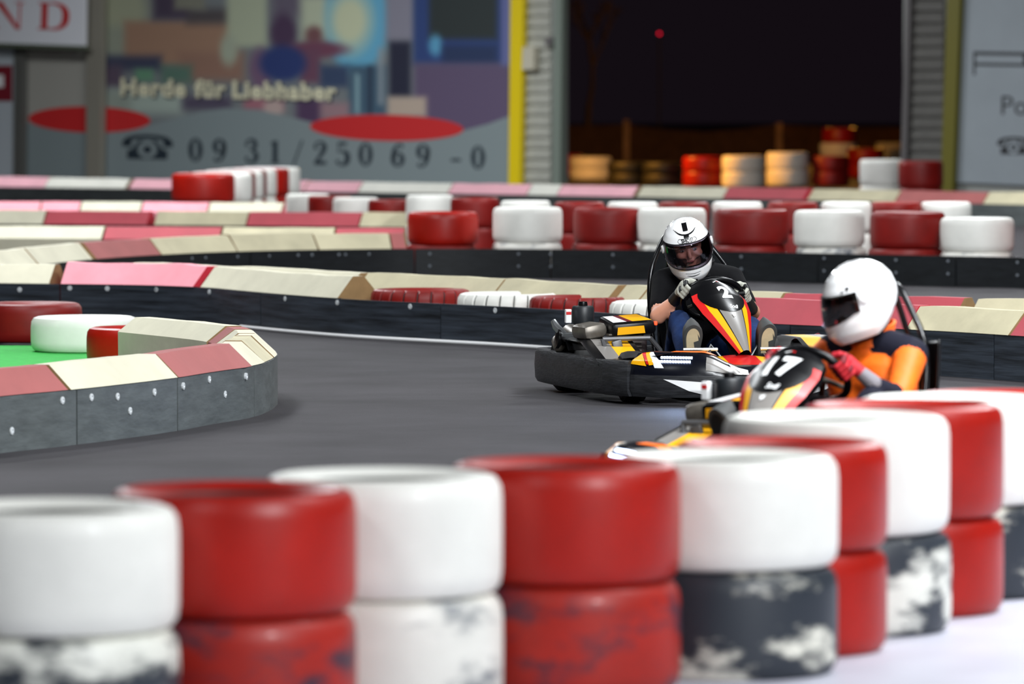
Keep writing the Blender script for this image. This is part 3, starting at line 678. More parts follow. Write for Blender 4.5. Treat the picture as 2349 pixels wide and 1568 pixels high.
# barrier along the wall
bp = zpath([(-200, 427), (0, 428), (390, 434), (700, 439), (1200, 447), (1650, 455), (2050, 463), (2349, 470), (2500, 473)])
barrier('long grey barrier with pads coloured as brightly lit pink and white along the hall wall', bp, [-200, 400, 900, 1420, 1960, 2500], M_BOARDG,  # lighter grey boards, light off the floor put into their colour
        [(-200, 94, M_PINK_LIT), (98, 284, M_CREAM_LIT), (288, 392, M_PINK_LIT), (396, 690, M_PINK_LIT), (694, 812, M_PINK_LIT), (816, 1020, M_CREAM_LIT), (1024, 1200, M_PINK_LIT), (1204, 1272, M_CREAM_LIT), (1276, 1450, M_PINK_LIT), (1454, 1652, CR), (1656, 1842, PK), (1846, 2046, CD), (2050, 2246, PD), (2250, 2500, CD)], warp=.006)
for px, s, m, l in ((2022, 186, M_WHITE, 'white tyre'), (2112, 190, M_REDDK, 'dark red tyre')):
    q = PXS(px, s - 6)
    for k in range(2): tyre(q.x, q.y, k * .33, m, '%s, %s of the stack at the right side of the dark gateway' % (l, ['bottom', 'top'][k]), 'tyres at the gateway', .28, .33)

# ================================================================== OUTSIDE THE GATEWAY (night yard)
structure(plane('ground_outside', [(-70, 100), (-30, 70), Wuz(wu(-500), 0).xy, Wuz(wu(2700), 0).xy, (70, 60), (70, 260), (-70, 260)], M_OUT, -.01))
def sodium(x, y, z, p):
    l = bpy.data.lights.new('sodium_lamp', 'POINT'); l.energy = p; l.color = (1., .42, .06); l.shadow_soft_size = .3
    o = bpy.data.objects.new('sodium_lamp', l); COL.objects.link(o); o.location = (x, y, z)
sodium(.2, 88.9, 2.6, 1300); sodium(9, 118, 7, 2600)
def yard(px, s, n_, m, nm, Rr=.3, w=.25, z0=0):
    q = PXS(px, s)
    for k in range(n_): tyre(q.x, q.y, z0 + k * w, m, '%s, %s, in the yard' % (nm, ['lowest', 'second up', 'third up', 'topmost'][k] if n_ > 1 else 'single'), 'yard tyres', Rr, w)
yard(1355, 133, 2, M_WHITE, 'white tyre of the stack next to the left gate frame', .36, .2)
yard(1300, 128, 2, M_RED, 'red tyre of the stack touching the left gate frame', .3, .2)
yard(1440, 141, 2, M_RUBBER, 'black tyre of the left black stack', .33, .19); yard(1520, 142, 2, M_RUBBER, 'black tyre of the right black stack', .33, .19)
yard(1612, 143, 2, M_RED, 'red tyre of the stack left of the white stacks', .32, .24)
yard(1705, 144, 2, M_WHITE, 'white tyre of the left white stack', .34, .25); yard(1806, 142, 2, M_WHITE, 'white tyre of the right white stack', .34, .27)
yard(1905, 142, 2, M_REDDK, 'dark red tyre of the stack right of the white stacks', .3, .24)
yard(1922, 128, 3, M_WHITE, 'white tyre below the raised red one', .33, .2); yard(1925, 128, 1, M_RED, 'red tyre raised on the white stack', .31, .27, .6)
yard(1985, 130, 2, M_RED, 'red tyre of the stack beside the right gate frame', .33, .26); yard(2045, 124, 3, M_CREAM, 'pale tyre of the stack behind the right gate frame', .3, .19)
fn = thing('mesh_fence', 'low sagging fence with two posts across the night yard beyond the gateway', 'fence', (6, 116, 0))
def fpt(px, z): q = PXS(px, 110); return Vector((q.x - 6, q.y - 116, z))
for px, zt in ((1437, .92), (1787, .86)): MB().box(fpt(px, zt / 2), (.13, .08, zt)).build('fence_post', mat('fence_post_wood', (196, 150, 96), .7, var=.3, vscale=8), fn)
mb = MB(); top = [(1230, .78), (1437, .82), (1520, .72), (1620, .67), (1700, .72), (1787, .82), (1900, .76), (2120, .76)]
for (a, za), (b, zb) in zip(top, top[1:]):
    p0, p1 = fpt(a, 0), fpt(b, 0); o = Vector((0, .012, 0)); q = [p0, p1, fpt(b, zb), fpt(a, za)]
    mb.add([v + o for v in q] + [v + o * 2.5 for v in q], [(0, 1, 2, 3), (7, 6, 5, 4), (0, 4, 5, 1), (2, 6, 7, 3), (1, 5, 6, 2), (0, 3, 7, 4)])
mb.build('fence_screen', mat('fence_cloth', (92, 62, 34), .9, var=.3, vscale=6), fn)
# bare tree lit faintly at the left of the gateway
tr = thing('bare_tree', 'faintly lit bare tree in the dark yard left of the first fence post', 'tree', (PXS(1345, 100).x, 128, 0))
def branch(mb, p, d, L, r, depth):
    q = p + d * L; mb.tube([p, p + d * L * .5 + Vector((random.uniform(-.05, .05), 0, .03)) * L, q], [r, r * .85, r * .7], 6)
    if depth:
        for _ in range(3):
            e = (d + Vector((random.uniform(-.6, .6), random.uniform(-.6, .6), random.uniform(-.1, .4)))).normalized(); branch(mb, q, e, L * .72, r * .62, depth - 1)
mb = MB(); mb.tube([(0, 0, 0), (.05, 0, 1.2)], [.09, .07], 7); mb.build('trunk', mat('bark', (40, 28, 20), .9, var=.3, vscale=9), tr)
mb = MB(); branch(mb, Vector((.05, 0, 1.15)), Vector((.1, 0, 1)), .9, .06, 4); mb.build('branches', MATS['bark'], tr)
rl = thing('added_mast', 'thin dark mast added to carry a tiny red dot in the sky beyond the gateway', 'mast', (PXS(1512, 100).x, 128, 0))  # made-up mast, only there to hold the glowing red dot
MB().tube([(0, 0, 0), (0, 0, 2.85)], .02, 6).build('mast_pole', mat('mast_black', (10, 10, 10), .9), rl)
MB().ell((0, -.03, 2.83), (.03, .03, .03)).build('red_dot', emit('red_glow', (255, 20, 60), 1.6), rl, 1)

# ================================================================== KARTS   (local frame: +Y forward, +X driver's right)
BP = [(.5, -.96), (.66, -.93), (.72, -.82), (.72, -.3), (.71, .1), (.69, .45), (.64, .66), (.52, .84), (.28, .97)]
BPATH = Path([(0, -.96)] + BP + [(0, 1.02)] + [(-x, y) for x, y in reversed(BP)] + [(0, -.96)], 2, .03)
def bp_at(test):        # first arc length on the right half at which test(point) holds
    for q, l in zip(BPATH.p, BPATH.L):
        if test(q): return l
T1 = bp_at(lambda q: q.y > .5); T2 = bp_at(lambda q: q.y > .5 and q.x < .605); TM_ = BPATH.len / 2
def ztop(x):
    k = min(1, max(0, (abs(x) - .1) / .2)); k = k * k * (3 - 2 * k); return .198 + .064 * k
def fsec(x):
    t = ztop(x); return [(.02, .042), (0, .08), (.004, .15), (.02, t - .045), (.06, t - .01), (.14, t), (.2, t - .008), (.2, t - .03), (.08, .07), (.05, .042)]
FX = [(q.x, l) for q, l in zip(BPATH.p, BPATH.L) if q.y > .45 and l <= BPATH.len / 2 + .01]
def fx_t(x):
    for (xa, la), (xb, lb) in zip(FX, FX[1:]):
        if xb <= x: return la + (lb - la) * (xa - x) / max(1e-6, xa - xb)
    return BPATH.len / 2
def fsurf(x, v):        # surface of the front fairing by lateral position x and height share v
    t = fx_t(abs(x))
    c, d, n = BPATH.frame(t, .04); sec = fsec(x); f = max(0, min(5.999, v * 6)); i = int(f); f -= i
    u = sec[i][0] * (1 - f) + sec[i + 1][0] * f; z = sec[i][1] * (1 - f) + sec[i + 1][1] * f
    return Vector(((c.x + n.x * u) * (1 if x >= 0 else -1), c.y + n.y * u, z))
def fsurf_n(x, v):
    p, n = num_normal(fsurf, x, v, .006)
    if n.dot(Vector((p.x, p.y - .4, .25))) < 0: n = -n
    return p, n
PV = [(0, .10), (.1, .132), (.3, .152), (.5, .138), (.7, .10), (.85, .068), (1, .035)]
def pw(v):
    for (a, wa), (b, wb) in zip(PV, PV[1:]):
        if v <= b: return wa + (wb - wa) * (v - a) / (b - a)
    return PV[-1][1]
PN = Vector((0, .68, .733)); TWIST = 15
def psurf(u, v):        # number panel; u=+1 at the driver's right edge, v 0 top .. 1 bottom
    vv = max(-.02, min(1.02, v)); y = .27 + .36 * vv; z = .565 - .325 * vv + .03 * math.sin(math.pi * vv)
    k = pw(max(0, min(1, vv))); cr = (1 - u * u) * .055 * (k / .15) ** .5
    q = Vector((u * k, y - .45, z)) + PN * cr; c_, s_ = math.cos(R(TWIST)), math.sin(R(TWIST))
    return Vector((q.x * c_ - q.y * s_ + .025, q.x * s_ + q.y * c_ + .45, q.z))
def psurf_n(u, v):
    p, n = num_normal(psurf, u, v, .004)
    return p, (n if n.dot(PN) > 0 else -n)
def panel_poly(mb, poly, mi=0, off=.0016): return decal(mb, poly_tris(poly), psurf_n, off, .08, mi)
def make_kart(number, label, loc, rz):
    k = thing('go_kart', label, 'go-kart', loc, rz, 'rental karts')
    P = lambda mb, name, m, smooth=35, par=None, lab=None: mb.build(name, m, par or k, smooth, lab)
    # --- bumpers
    sec = [(.012, .042), (0, .062), (-.004, .13), (0, .192), (.012, .212), (.06, .212), (.07, .19), (.07, .065), (.06, .042)]
    def bsweep(t0, t1, se, grow=0.):
        mb = MB(); n = max(2, int((t1 - t0) / .04)); rings = []
        for i in range(n + 1):
            t = t0 + (t1 - t0) * i / n; c, d, nn = BPATH.frame(t % BPATH.len if 0 <= t <= BPATH.len else t % BPATH.len, .04)
            ss = se(c.x) if callable(se) else se
            rings.append([Vector((c.x + nn.x * (u - grow), c.y + nn.y * (u - grow), z)) for u, z in ss])
        return mb.loft(rings)
    P(bsweep(.0, T1 - .004, sec), 'side_bumper', M_BUMP); P(bsweep(BPATH.len - T1 + .004, BPATH.len, sec), 'side_bumper', M_BUMP)
    secb = [(u, z * (1.02 if z > .1 else 1)) for u, z in sec]
    P(bsweep(T1 + .002, T2 - .002, secb, .012), 'corner_bumper', M_BUMP); P(bsweep(BPATH.len - T2 + .002, BPATH.len - T1 - .002, secb, .012), 'corner_bumper', M_BUMP)
    mbf = bsweep(T2 + .002, BPATH.len - T2 - .002, fsec)
    for i in range(len(mbf.f) - 2): mbf.m[i] = 1 if i % 10 in (0, 1, 8, 9) else 0
    fr = P(mbf, 'front_fairing', [M_NAVY, M_BUMP], 50)
    # wheel arch decks of the fairing behind the corners
    for s in (1, -1):
        mb = MB(); mb.grid(lambda a, b: Vector((s * (.645 - .19 * b - .17 * a), .5 + .33 * a, .203 + .018 * math.sin(math.pi * min(1, b * .8 + .15)) + .036 * a)), 8, 6); P(mb, 'fairing_deck', M_NAVY, 50, fr)
    sides = (1, -1)
    def fdec(name, polys, m, off=.002):
        for s in sides:
            mb = MB()
            for q in polys: decal(mb, poly_tris([(s * x, v) for x, v in q]), fsurf_n, off + .002, .022)
            P(mb, name, m, 60, fr)
    fdec('yellow_sticker', [[(.598, .46), (.575, .66), (.535, .44)]], M_YEL); fdec('yellow_sticker', [[(.565, .69), (.555, .73), (.505, .46), (.525, .45)]], M_YEL)
    fdec('red_sticker', [[(.575, .66), (.565, .69), (.525, .46), (.535, .46)]], M_REDS, .0026)
    for q_ in ([(.555, .73), (.54, .73), (.46, .42), (.50, .42)], [(.46, .29), (.28, .26), (.28, .08)], [(.17, .72), (.06, .6), (.06, .45), (.12, .5)]): fdec('white_sticker', [q_], M_WHS)
    fdec('orange_sticker', [[(.46, .76), (.26, .74), (.22, .83), (.44, .83)]], M_ORG)
    fdec('grey_sticker', [[(.27, .62), (.12, .62), (.06, .42), (.27, .40)]], M_GRYS)
    for s in sides:
        mb = MB()
        for r_ in range(2):
            for c_ in range(12):
                x = .485 - c_ * .0125 - r_ * .006; p, n = fsurf_n(s * x, .50 + .085 * r_)
                mb.box(p + n * .003, (.0098, .006, .0105), n.to_track_quat('Y', 'Z').to_matrix())
        o = P(mb, 'led_strip', M_LED, False, fr); o['kind'] = 'stuff'
    l = bpy.data.lights.new('kart_led', 'AREA'); l.size = .12; l.size_y = .04; l.shape = 'RECTANGLE'; l.energy = 5; l.color = (.45, .62, 1.)
    lo = bpy.data.objects.new('kart_led', l); COL.objects.link(lo); lo.parent = k; p, n = fsurf_n(.36, .55); lo.location = p + n * .02; lo.rotation_euler = (n + Vector((0, 0, -.5))).to_track_quat('-Z', 'Y').to_euler()
    # --- centre nose pan with red and yellow
    mb = MB(); mb.grid(lambda a, b: Vector(((a - .5) * .34, .58 + .36 * b, .235 - .075 * b - .05 * abs(a - .5) ** 1.5)), 12, 8)
    for f in range(len(mb.f)): c_ = f // 8; mb.m[f] = 1 if c_ in (0, 1, 2, 9, 10, 11) else 0
    P(mb, 'nose_pan', [M_REDS, M_YEL, M_REDS], 40)
    # --- chassis
    P(MB().box((0, .28, .05), (.5, 1.0, .012), bev=.004), 'floor_tray', M_BLACK, False)
    for s in sides: P(MB().tube([(s * .2, -.75, .1), (s * .3, -.4, .075), (s * .3, .3, .075), (s * .22, .62, .075), (s * .2, .85, .1)], .016, 8), 'chassis_rail', M_TUBE)
    P(MB().tube([(-.62, -.52, .14), (.62, -.52, .14)], .02, 10), 'rear_axle', M_STEEL)
    P(MB().tube([(-.52, .53, .13), (.52, .53, .13)], .014, 8), 'front_axle', M_TUBE)
    for (x, y, r_, w) in ((.575, -.52, .14, .2), (-.575, -.52, .14, .2), (.53, .53, .128, .125), (-.53, .53, .128, .125)):
        Mx = Matrix.Translation((x, y, r_)) @ Matrix.Rotation(R(90), 4, 'Y'); h = w / 2
        wh = MB().lathe([(.06, -h * .8), (r_ * .8, -h), (r_ * .95, -h * .8), (r_, -h * .4), (r_, h * .4), (r_ * .95, h * .8), (r_ * .8, h), (.06, h * .8)], 28, Mx).build('wheel', M_RUBBER, k, 35)
        MB().lathe([(.0, -h * .5), (.062, -h * .82), (.07, -h * .84), (.07, h * .84), (.062, h * .82), (.0, h * .5)], 18, Mx).build('wheel_rim', M_METAL, wh, 30)
    # --- side pods
    for s in sides:
        mb = MB()
        def pod(a, b):                                   # flat behind, sloping down to the front
            y = -.2 + .66 * a; z = .296 - max(0, a - .46) * .175 - .12 * max(0, .12 - b)
            return Vector((s * (.69 - .26 * b), y, z))
        mb.grid(pod, 20, 10)
        for f in range(len(mb.f)): x = f % 10; mb.m[f] = 2 if 5 <= x <= 8 else (1 if 2 <= x <= 4 else 0)
        P(mb, 'side_pod', [M_BLACK, M_GRYS, M_YEL], 40)
        mb = MB(); mb.grid(lambda a, b: Vector((s * (.62 + .06 * math.cos(b * 3)), -.5 + a * .3, .215 + .07 * math.sin(math.pi * a) * (1 - .4 * b) + .012)), 10, 4); P(mb, 'rear_fender', M_MAROON if s < 0 else M_BLACK, 40)
    # --- engine, on the driver's right
    en = P(MB().box((.45, .0, .2), (.2, .28, .2), bev=.02).box((.44, .02, .31), (.15, .2, .05), bev=.01).box((.36, -.1, .18), (.1, .12, .16), bev=.015), 'engine_block', mat('engine_dark', (38, 24, 24), .5, .3, var=.3, vscale=16), 30)
    mb = MB()
    for i in range(6): mb.box((.47, .05, .22 + i * .02), (.17, .2, .007))
    P(mb, 'cooling_fin', M_METAL, False, en)
    cv = P(MB().box((.43, .03, .362), (.23, .29, .07), Euler((R(-6), R(4), 0)).to_matrix(), bev=.022), 'engine_cover', M_BLACK, 35)
    rotc = Euler((R(-6), R(4), 0)).to_matrix(); cc = Vector((.43, .03, .362))
    def cpatch(name, pts, m):
        mb = MB(); q = [cc + rotc @ Vector(p) for p in pts]; mb.add(q, [tuple(range(len(q)))]); P(mb, name, m, False, cv)
    zt = .0365
    cpatch('white_sticker', [(.10, -.1, zt), (.10, .11, zt), (.03, .11, zt), (.05, -.1, zt)], M_WHS); cpatch('maroon_sticker', [(.05, -.1, zt), (.03, .11, zt), (.0, .11, zt), (.02, -.1, zt)], M_MAROON)
    cpatch('yellow_sticker', [(.02, -.1, zt), (.0, .11, zt), (-.1, .11, zt), (-.075, -.1, zt)], M_YEL)
    yf = .1465
    cpatch('yellow_sticker', [(.09, yf, -.022), (-.055, yf, -.022), (-.05, yf, .016), (.085, yf, .016)], M_YEL)
    P(MB().box(cc + rotc @ Vector((-.113, .13, .02)), (.018, .02, .02), bev=.004), 'marker_lamp', emit('marker_orange', (255, 70, 30), 1.2), False, cv)
    mb = MB()
    for a, b in (((.60, .2, .3), (.57, .24, .17)), ((.60, .2, .3), (.36, .22, .305)), ((.36, .22, .305), (.30, .2, .24)), ((.30, .2, .24), (.36, .26, .16)), ((.57, .24, .17), (.36, .26, .16))): mb.tube([a, b], .012, 8)
    mb.box((.52, .215, .24), (.05, .02, .11), Euler((0, R(14), 0)).to_matrix(), bev=.004); P(mb, 'engine_guard', mat('guard_grey', (92, 92, 94), .4, .4), 30)
    P(MB().box((.62, .0, .335), (.13, .2, .075), Euler((0, R(10), R(8))).to_matrix(), bev=.028), 'heat_shield', mat('shield_grey', (112, 106, 98), .4, .5, var=.3, vscale=14), 40)
    P(MB().tube([(.56, -.02, .3), (.62, -.16, .3), (.67, -.3, .29), (.7, -.38, .34), (.71, -.4, .37)], [.026, .026, .024, .02, .014], 10), 'exhaust_pipe', M_STEEL)
    P(MB().capsule((.6, -.48, .3), (.6, -.3, .28), .05, .05).capsule((.66, -.5, .26), (.69, -.36, .24), .035, .03), 'silencer', M_METAL, 40)
    Mx = Matrix.Translation((.62, -.13, 0))
    fc = P(MB().lathe([(.0, .36), (.05, .36), (.056, .375), (.056, .445), (.05, .455), (.0, .455)], 22, Mx), 'fuel_canister', mat('canister_black', (26, 30, 34), .45), 35)
    P(MB().lathe([(.0, .452), (.022, .452), (.024, .462), (.02, .476), (.0, .478)], 14, Mx), 'filler_cap', M_BLACK, 35, fc)
    P(MB().box((.705, -.1, .405), (.03, .03, .07), bev=.004), 'warning_label', M_WHS, False, fc); P(MB().box((.705, -.0845, .42), (.026, .002, .015)), 'warning_mark', M_REDS, False, fc)
    P(MB().lathe([(.0, -.015), (.04, -.015), (.05, -.008), (.05, .008), (.0, .015)], 20, Matrix.Translation((.7, -.34, .28)) @ Matrix.Rotation(R(80), 4, 'Y')), 'chain_guard', M_BLACK, 35)
    # --- seat and hoop
    sp_ = chaikin([(0, .02, .10), (0, -.18, .075), (0, -.33, .09), (0, -.43, .2), (0, -.47, .4), (0, -.49, .60)], 2)
    def seat(a, b):
        i = a * (len(sp_) - 1); j = min(int(i), len(sp_) - 2); p = sp_[j].lerp(sp_[j + 1], i - j); u = 2 * b - 1
        lift = abs(u) ** 3 * .12; t = (sp_[j + 1] - sp_[j]).normalized(); nrm = Vector((0, -t.z, t.y)) if t.y < 0 else Vector((0, 1, 0)); nrm = Vector((0, t.z, -t.y))
        return p + Vector((u * (.2 - .03 * a), 0, 0)) + nrm * lift
    mb = MB(); mb.grid(seat, 20, 14); o = P(mb, 'seat', M_BLACK, 60); so = o.modifiers.new('thick', 'SOLIDIFY'); so.thickness = .012
    hp = chaikin([(.24, -.14, .2), (.25, -.2, .36), (.25, -.24, .60), (.18, -.28, .76), (.13, -.31, .825), (-.02, -.31, .825), (-.08, -.28, .76), (-.2, -.24, .60), (-.21, -.2, .36), (-.2, -.14, .2)], 2)
    ho = P(MB().tube(hp, .0125, 10), 'seat_hoop', M_TUBE, 40)
    for s in sides: P(MB().tube([(.055 + s * .05, -.31, .822), (.05 + s * .06, -.38, .66), (.03 + s * .09, -.475, .42)], .012, 8), 'hoop_strut', M_TUBE, 40, ho)
    # --- steering
    sw = Vector((.03, .19, .498)); tl = Euler((R(50), 0, 0)).to_matrix()
    wheel = P(MB().tube([sw + tl @ Vector((.15 * math.cos(t), .13 * math.sin(t), 0)) for t in [2 * math.pi * i / 36 for i in range(36)]], .0155, 10, 0, True), 'steering_wheel', M_BLACK, 60)
    mb = MB()
    for a in (90, 210, 330): mb.tube([sw, sw + tl @ Vector((.15 * math.cos(R(a)), .13 * math.sin(R(a)), 0))], .009, 6)
    P(mb, 'wheel_spokes', M_METAL, 40, wheel)
    P(MB().tube([sw, (0, .58, .16)], .014, 8), 'steering_column', M_TUBE)
    for s in sides: P(MB().tube([(s * .04, .56, .17), (s * .12, .5, .28), (s * .2, .53, .14), (s * .46, .53, .13)], .008, 6), 'tie_rod', M_STEEL)
    # --- pedals
    for s in sides:
        pd = P(MB().tube([(s * .11, .585, .262), (s * .285, .585, .262)], .0095, 8), 'pedal', M_STEEL, 40)
        P(MB().tube([(s * .15, .585, .262), (s * .14, .63, .16), (s * .14, .6, .07)], .008, 6), 'pedal_arm', M_TUBE, 40, pd)
    # --- number panel
    mb = MB(); nv = 30; cuts = [1., .78, .52, .47, .25, 0., -.25, -.47, -.52, -.78, -1.]
    idx = [2, 1, 0, 3, 3, 3, 3, 0, 1, 2]
    for i in range(len(cuts) - 1):
        for j in range(nv):
            v0, v1 = j / nv, (j + 1) / nv; m_ = idx[i] if v0 >= .199 else 0
            mb.add([psurf(cuts[i], v0), psurf(cuts[i + 1], v0), psurf(cuts[i + 1], v1), psurf(cuts[i], v1)], [(0, 1, 2, 3)], m_)
    mb2 = MB(); mb2.add(mb.v, mb.f); mb2.m = mb.m
    me = mb2.mesh('number_panel', [M_BLACK, M_YEL, M_REDS, M_GRYS, M_WHS, M_ORG]); bm = bmesh.new(); bm.from_mesh(me); bmesh.ops.remove_doubles(bm, verts=bm.verts, dist=1e-5); bmesh.ops.recalc_face_normals(bm, faces=bm.faces); bm.to_mesh(me); bm.free()
    for p in me.polygons: p.use_smooth = True
    pn = put('number_panel', me, k)
    mb = MB(); mb.grid(lambda a, b: psurf(-1 + 2 * a, b) - PN * (.012 + .05 * (1 - (2 * a - 1) ** 2)) + Vector((0, -.01, -.01)), 10, 20); P(mb, 'panel_back', M_BLACK, 50, pn)
    P(panel_poly(MB(), [(.84 * math.cos(t), .285 + .285 * math.sin(t)) for t in [2 * math.pi * i / 40 for i in range(40)]]), 'number_field', M_BLACK, 60, pn)
    if number == '2':
        for d in number: P(decal(MB(), [tuple(Vector((-.08 - q.x * .8, .285 - q.y * .27)) for q in t) for t in text_tris(d, 1., .045)], psurf_n, .003, .08), 'race_digit', M_WHS, False, pn)
    else:
        for d, u0 in zip(number, (.27, -.22)): P(decal(MB(), [tuple(Vector((u0 - q.x * .86, .28 - q.y * .31)) for q in t) for t in text_tris(d, 1., .05)], psurf_n, .003, .08), 'race_digit', M_WHS, False, pn)
    P(decal(MB(), [tuple(Vector((-.12 - q.x * .2, .505 - q.y * .075)) for q in t) for t in text_tris('Sodi', 1., .02, .4)], psurf_n, .003, .05), 'maker_script', M_WHS, False, pn)
    P(panel_poly(MB(), [(.12, .075), (-.06, .05), (-.06, .06), (.10, .09)], 0, .003), 'white_mark', M_WHS, False, pn); P(panel_poly(MB(), [(-.07, .05), (-.2, .06), (-.2, .075), (-.07, .062)], 0, .003), 'red_mark', M_REDS, False, pn)
    P(panel_poly(MB(), [(.1, .6), (-.08, .59), (-.06, .625), (.06, .64)], 0, .003), 'white_mark', M_WHS, False, pn)
    return k

# ================================================================== DRIVERS (built in the frame of their kart)
def remeshed(name, mb, voxel, smooth_it, tags, mats, parent):
    """weld overlapping volumes into one continuous skin; colour each face by the nearest volume"""
    me = mb.mesh('raw', mats[0]); o = bpy.data.objects.new('raw', me); COL.objects.link(o)
    r_ = o.modifiers.new('r', 'REMESH'); r_.mode = 'VOXEL'; r_.voxel_size = voxel
    sm = o.modifiers.new('s', 'SMOOTH'); sm.factor = .5; sm.iterations = smooth_it
    dg = bpy.context.evaluated_depsgraph_get(); dg.update(); out = bpy.data.meshes.new_from_object(o.evaluated_get(dg)); bpy.data.objects.remove(o)
    out.materials.clear()
    for m in mats: out.materials.append(m)
    for p in out.polygons:
        p.use_smooth = True; c = p.center; best = 9; bi = 0
        for a, b, ra, rb, ti in tags:
            d = b - a; L2 = d.length_squared; t = max(0, min(1, (c - a).dot(d) / L2)) if L2 > 1e-9 else 0
            e = (c - a - d * t).length - (ra + (rb - ra) * t)
            if e < best: best = e; bi = ti
        p.material_index = bi
    out.name = name
    return put(name, out, parent)
HZ = [(-.165, .085, .135, .075), (-.15, .098, .152, .09), (-.125, .112, .168, .112), (-.085, .122, .172, .134), (-.04, .128, .166, .148), (.0, .129, .157, .154), (.05, .122, .140, .147), (.09, .103, .112, .124), (.12, .072, .077, .088), (.137, .038, .04, .048), (.1425, .003, .003, .003)]
def hprof(z):
    for a, b in zip(HZ, HZ[1:]):
        if z <= b[0]:
            t = (z - a[0]) / (b[0] - a[0]); return [a[i] + (b[i] - a[i]) * t for i in (1, 2, 3)]
    return HZ[-1][1:]
def hpt(az, z, sc=1.):       # az 0 = straight ahead, positive to the wearer's right
    X, Yf, Yb = hprof(z); s, c = math.sin(az), math.cos(az)
    y = (Yf if c > 0 else Yb) * abs(c) ** (.92 if c > 0 else 1) * (1 if c > 0 else -1); x = X * abs(s) ** .92 * (1 if s > 0 else -1)
    return Vector((x * sc, y * sc, (z + (.035 * max(0, -c) * max(0, min(1, (-z - .02) / .1)))) * sc))
def hfront(x, z):
    X, Yf, Yb = hprof(z); return Vector((x, Yf * max(0., 1 - (abs(x) / X) ** 2.1) ** .5, z))
def hfront_n(x, z):
    p, n = num_normal(hfront, x, z, .002); return p, (n if n.y > 0 or n.z > .9 else -n)
def helmet(par, Mx, port, style, scz=1., sc=1.):
    z0, z1, aw = port; Mx = Mx @ Matrix.Diagonal((sc, sc, scz * sc, 1))
    hroot = bpy.data.objects.new('helmet_tmp', None)
    zs = sorted(set([HZ[0][0] + (HZ[-1][0] - HZ[0][0]) * i / 44 for i in range(45)] + [z0, z1])); na = 96
    def inside(az, z): 
        a = abs(az); q = min(1, a / R(aw)); lo = z0 + .028 * q ** 3; hi = z1 - .006 * q ** 2
        return a < R(aw) and lo < z < hi
    sh = MB(); ln = MB()
    for mb, sc in ((sh, 1.), (ln, .93)):
        V = [[mb.v.__len__()] for _ in zs]; base = 0
        for z in zs:
            for j in range(na): az = -math.pi + 2 * math.pi * j / na; mb.v.append(tuple(Mx @ hpt(az, z, sc)))
        for i in range(len(zs) - 1):
            for j in range(na):
                az = -math.pi + 2 * math.pi * (j + .5) / na; zc = (zs[i] + zs[i + 1]) / 2
                if inside(az, zc): continue
                mb.f.append((i * na + j, i * na + (j + 1) % na, (i + 1) * na + (j + 1) % na, (i + 1) * na + j)); mb.m.append(0)
    shell = sh.build('helmet', M_HELM, par, 60)
    so = shell.modifiers.new('thick', 'SOLIDIFY'); so.thickness = .006; so.offset = -1
    ln.build('helmet_lining', M_LINING, shell, 60)
    # visor: a curved sheet just proud of the shell
    def vis(a, b):
        az = R(aw + 8) * (2 * a - 1); q = min(1, abs(az) / R(aw)); lo = z0 - .008 + .028 * q ** 3; hi = z1 + .007 - .006 * q ** 2
        p = hpt(az, lo + (hi - lo) * b, 1.03); return Mx @ p
    mb = MB(); mb.grid(vis, 48, 10); mb.build('visor', M_VIS if style == 'shoei' else M_VISD, shell, 80)
    rim = [vis(i / 48, 0) for i in range(49)] + [vis(1 - i / 48, 1) for i in range(49)]
    MB().tube(rim, .0022, 6, 0, True).build('visor_rim', M_BLACK, shell, 60)
    # neck roll
    MB().tube([Mx @ hpt(2 * math.pi * i / 40, HZ[0][0] + .002, .97) for i in range(40)], .008, 6, 0, True).build('neck_rim', M_BLACK, shell, 60)
    def surf(x, z): p, n = hfront_n(x, z); return Mx @ p, (Mx.to_3x3() @ n).normalized()
    def dec(name, tris, m, off=.0025, step=.012): return decal(MB(), tris, surf, off, step).build(name, m, shell, False)
    if style == 'shoei':
        dec('black_stripe', rect(-.014, .113, .012, .138), M_BLACK); dec('black_stripe', rect(-.014, .0855, .014, .1), M_BLACK)
        dec('crown_vent', ribbon([(-.055, .114, .003), (-.035, .102, .006), (0, .097, .005), (.035, .102, .006), (.058, .118, .002)]), M_BLACK, .004)
        dec('logo_frame', ribbon([(-.044, .064, .002), (-.05, .073, .002), (-.042, .083, .002), (.042, .083, .002), (.05, .073, .002), (.044, .064, .002), (-.044, .064, .002)], 0), M_BLACK, .003)
        dec('logo_letters', [tuple(Vector((-q.x, q.y)) for q in t) for t in xf(text_tris('SHOEI', .0225, .03), 0, .0735)], M_BLACK, .003).update_tag()
        dec('chin_vent', ribbon([(-.032, -.108, .002), (-.015, -.112, .004), (.015, -.112, .004), (.032, -.108, .002)]), M_BLACK, .003)
        dec('chin_vent', ribbon([(-.04, -.094, .0015), (0, -.098, .002), (.04, -.094, .0015)]), M_BLACK, .003)
        dec('chin_tab', rect(-.016, -.155, .012, -.135), M_BLACK, .003)
    else:
        mb = MB()
        for s in (1, -1): mb.box(Mx @ (hpt(s * R(62), .055, 1.01)), (.012, .012, .012), bev=.003); mb.box(Mx @ (hpt(s * R(52), .048, 1.01)), (.008, .008, .006), bev=.002)
        mb.build('visor_catch', M_BLACK, shell, False)
        dec('scuff_mark', ribbon([(-.05, -.09, .002), (-.03, -.1, .004), (.0, -.1, .002)]), M_GRYS); dec('scuff_mark', ribbon([(.03, .07, .002), (.05, .08, .005), (.06, .06, .003)]), M_GRYS)
